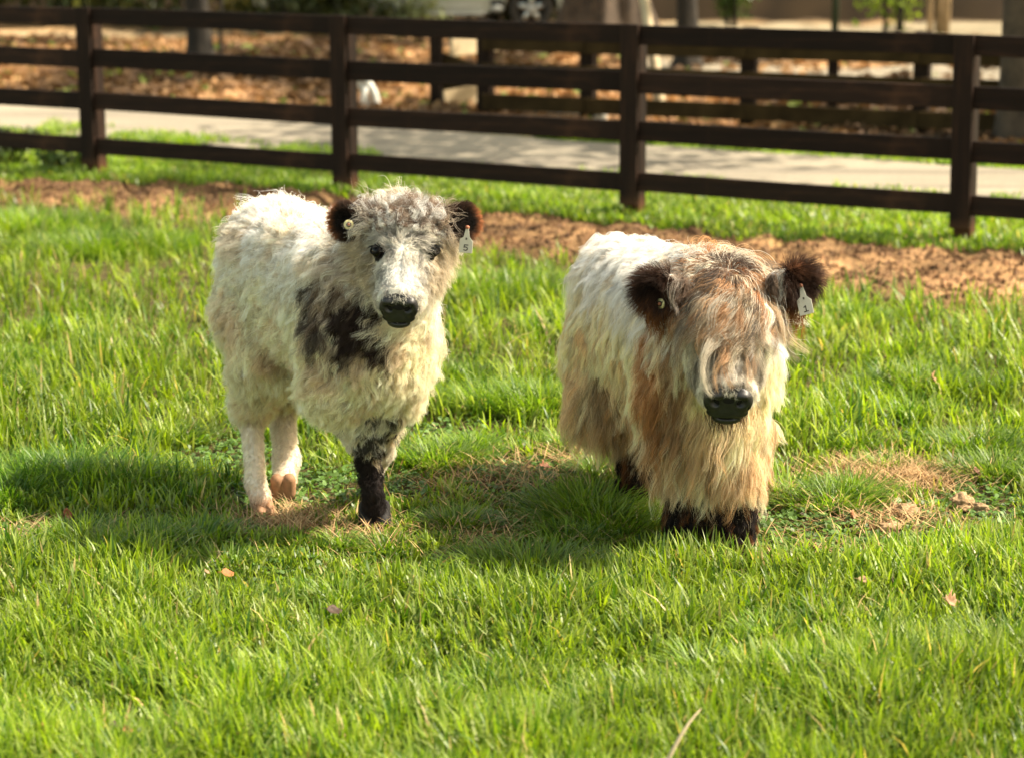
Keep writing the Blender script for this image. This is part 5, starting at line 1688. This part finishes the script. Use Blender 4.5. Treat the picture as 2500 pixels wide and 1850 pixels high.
    tag(o, "dry straw and dead grass lying in the bare patches", "straw", kind='stuff')
grass()

def fallen_leaf(px, py, size, col, label, z=.03, curl=.5, yaw=0.0, tilt=(0, 0), lobes=0, cat="leaf", name="fallen_leaf"):
    z = z * .8; size = size * .8
    p = G(px, py, z)
    n, m_ = 14, 7
    bm = bmesh.new(); grid = []
    for i in range(n + 1):
        t = i / n; row = []
        wd = math.sin(math.pi * min(t * .93 + .05, 1)) ** .8 * .42
        if lobes: wd *= 1 + .35 * math.sin(t * math.pi * lobes * 2)
        for j in range(m_):
            s = (j / (m_ - 1) - .5) * 2
            x = (t - .5) + .0; y = s * wd
            zz = curl * (y * y * 1.6 + (t - .5) ** 2 * .9) + .03 * math.sin(9 * t + 4 * s) + .02 * random.random()
            row.append(bm.verts.new((x * size, y * size, zz * size)))
        grid.append(row)
    for i in range(n):
        for j in range(m_ - 1):
            bm.faces.new((grid[i][j], grid[i + 1][j], grid[i + 1][j + 1], grid[i][j + 1]))
    me = bpy.data.meshes.new(name); bm.to_mesh(me); bm.free()
    me.polygons.foreach_set("use_smooth", np.full(len(me.polygons), True))
    key = "leafmat_%s" % str(col)
    if key not in M: M[key] = mat_plain("dead_leaf_skin", col, .65, .35, 45, .3, bump=.5)
    o = link_mesh(name, me, M[key])
    sm = o.modifiers.new("thick", 'SOLIDIFY'); sm.thickness = .0008
    o.location = p; o.rotation_euler = (tilt[0], tilt[1], yaw)
    tag(o, label, cat, "dead leaves and litter in the pasture")
    MB().tube([(-size * .5, 0, curl * .22 * size), (-size * .68, size * .03, curl * .3 * size), (-size * .85, 0, curl * .25 * size)], size * .018, 6).build("stem", M[key], o, True)
    return o

RUST, TAN, DARK, PINK, ORG = (.15, .055, .022), (.24, .15, .08), (.045, .026, .016), (.20, .12, .085), (.26, .10, .03)
fallen_leaf(163, 1255, .060, RUST, "upright rust-red leaf caught in the dark tussock at the left", .05, .5, 1.2, (1.1, .2))
fallen_leaf(40, 1302, .085, PINK, "long pinkish tan leaf lying at the left edge below the dark tussock", .02, .3, .2, (.25, 0))
fallen_leaf(60, 1335, .045, RUST, "small brown leaf under the long pinkish leaf at the left edge", .02, .4, 1.9, (.3, .2))
fallen_leaf(1330, 1140, .060, RUST, "lobed red-brown leaf in the sun between the two calves", .03, .6, .6, (.6, .2), 3)
fallen_leaf(1312, 1222, .045, DARK, "dark brown leaf on the straw between the calves, left of the black shadow", .02, .4, 2.2, (.3, .1))
fallen_leaf(1130, 1315, .055, PINK, "pale dusty leaf in the short grass right of the black front hoof", .03, .4, 1.1, (.5, .1))
fallen_leaf(2078, 1262, .056, (.26, .12, .06), "tightly curled brown leaf standing beside the right-hand grass tuft", .035, 1.3, .9, (.9, .5))
fallen_leaf(1950, 1235, .045, TAN, "tan leaf lying behind the black front feet of the long-haired calf", .015, .4, .3, (.3, 0))
fallen_leaf(2000, 1338, .070, (.24, .12, .06), "brown leaf lying in clover in front of the curled leaf", .02, .5, .5, (.2, .2))
fallen_leaf(1955, 1362, .050, TAN, "pale tan leaf just left of the brown leaf in the clover", .02, .4, .1, (.2, 0))
fallen_leaf(2178, 1425, .065, DARK, "dark pointed leaf standing up in the grass at the right", .075, .6, 1.3, (1.2, .4), 2)
fallen_leaf(2110, 1415, .050, TAN, "light slender leaf left of the dark pointed leaf", .075, .3, .1, (.3, .1))
fallen_leaf(2320, 1468, .062, (.27, .15, .08), "crumpled brown leaf in tall grass near the right edge", .085, .9, .5, (.8, .3), 3)
fallen_leaf(555, 1400, .052, ORG, "orange-brown leaf sunk in the grass below the pale hind hooves", .06, .5, .6, (.5, .2))
fallen_leaf(505, 1395, .030, TAN, "small straw-coloured leaf left of the orange-brown leaf", .07, .4, 1.3, (.7, .2))
fallen_leaf(815, 1492, .055, DARK, "dark curled leaf in the grass below the black front hoof", .07, .7, .4, (.4, .2))
fallen_leaf(106, 1775, .034, (.32, .14, .06), "blurred orange leaf in the foreground at lower left", .10, .5, 1.2, (1.0, .2))
fallen_leaf(128, 1790, .040, RUST, "blurred rust leaf just right of the orange leaf at lower left", .09, .5, 1.7, (1.2, .3))
fallen_leaf(278, 1768, .032, DARK, "blurred dark leaf in the foreground grass near the bottom left", .10, .5, .7, (.6, .3))
fallen_leaf(310, 1782, .030, ORG, "blurred yellow-brown leaf beside the dark one near the bottom left", .10, .5, .2, (.6, .1))
fallen_leaf(2276, 925, .070, (.30, .17, .09), "brown withered leaf standing in the far grass right of the calves", .12, .8, 1.1, (1.1, .3), 2)
fallen_leaf(2385, 1150, .050, (.16, .07, .04), "red-brown leaf in the grass behind the right straw patch", .05, .5, .8, (.7, .2))
fallen_leaf(1960, 1255, .026, DARK, "tiny dark leaf at the left foot of the right-hand grass tuft", .02, .5, .2, (.3, .2))

def dung(px, py, r, label, seed):
    """dry fibrous clod of old dung"""
    r *= .8; p = G(px, py, .012)
    bm = bmesh.new(); bmesh.ops.create_icosphere(bm, subdivisions=4, radius=1.0)
    P = np.array([v.co[:] for v in bm.verts])
    k = 1 + (noise3(P + seed, 1.6, seed) - .5) * .7 + (noise3(P + seed, 5, seed + 1) - .5) * .35 + (noise3(P, 14, seed + 2) - .5) * .14
    P = P * k[:, None] * np.array([1.0, .75, .62]) * r
    for v, q in zip(bm.verts, P): v.co = q
    me = bpy.data.meshes.new("dry_dung"); bm.to_mesh(me); bm.free()
    me.polygons.foreach_set("use_smooth", np.full(len(me.polygons), True))
    if 'dung' not in M: M['dung'] = mat_plain("dry_dung_fibre", (.27, .18, .10), .9, .5, 90, .1, bump=1.0)
    o = link_mesh("dry_dung", me, M['dung']); o.location = p
    o.rotation_euler = (0, 0, seed)
    tag(o, label, "dung", "dry dung clods in the grass at the right")
dung(2212, 1250, .062, "largest dry tan dung clod, standing in the short grass at the right", 3)
dung(2170, 1290, .048, "dry dung clod in front of the largest one", 7)
dung(2345, 1228, .060, "flat dry dung clod near the right edge behind the others", 11)
dung(2395, 1240, .035, "smallest dry dung clod, right of the flat one", 15)

# a long bleached blade leaning in the foreground
def dry_blade():
    a = G(1632, 1850, .10); b = G(1712, 1730, .19)
    mb = MB(); mb.tube([tuple(a + (b - a) * t + np.array([0, 0, .012 * math.sin(t * 3)]) - a) for t in np.linspace(-.5, 1, 9)], [.0065, .0065, .0065, .006, .0058, .005, .004, .003, .001], 6, True, .3)
    o = mb.build("bleached_blade", M['pale_wood'], None, True, a)
    tag(o, "long bleached grass blade leaning right at the bottom centre", "grass blade")
dry_blade()

# broad-leaved weed by the fence at the left
def weed(px, py, n, rad, label, seed):
    b = G(px, py)
    t = empty("weed", b, label, "weed")
    v, F, c = leaf_cloud(n, (0, 0, rad[2] * .7), rad, .06, (.035, .07, .014), seed, 8, -.6)
    link_mesh("foliage", mesh_np("foliage", v, F, False, c), M['leaf'], t)
    MB().tube([(0, 0, -.05), (.01, 0, rad[2])], .008, 6).build("stem", M['bark_dark'], t, True)
weed(30, 405, 900, (.30, .15, .13), "dark green broad-leaved weed in front of the fence at the left edge", 31)
weed(150, 418, 500, (.22, .12, .08), "lower dark weed beside the foot of the first fence post", 32)
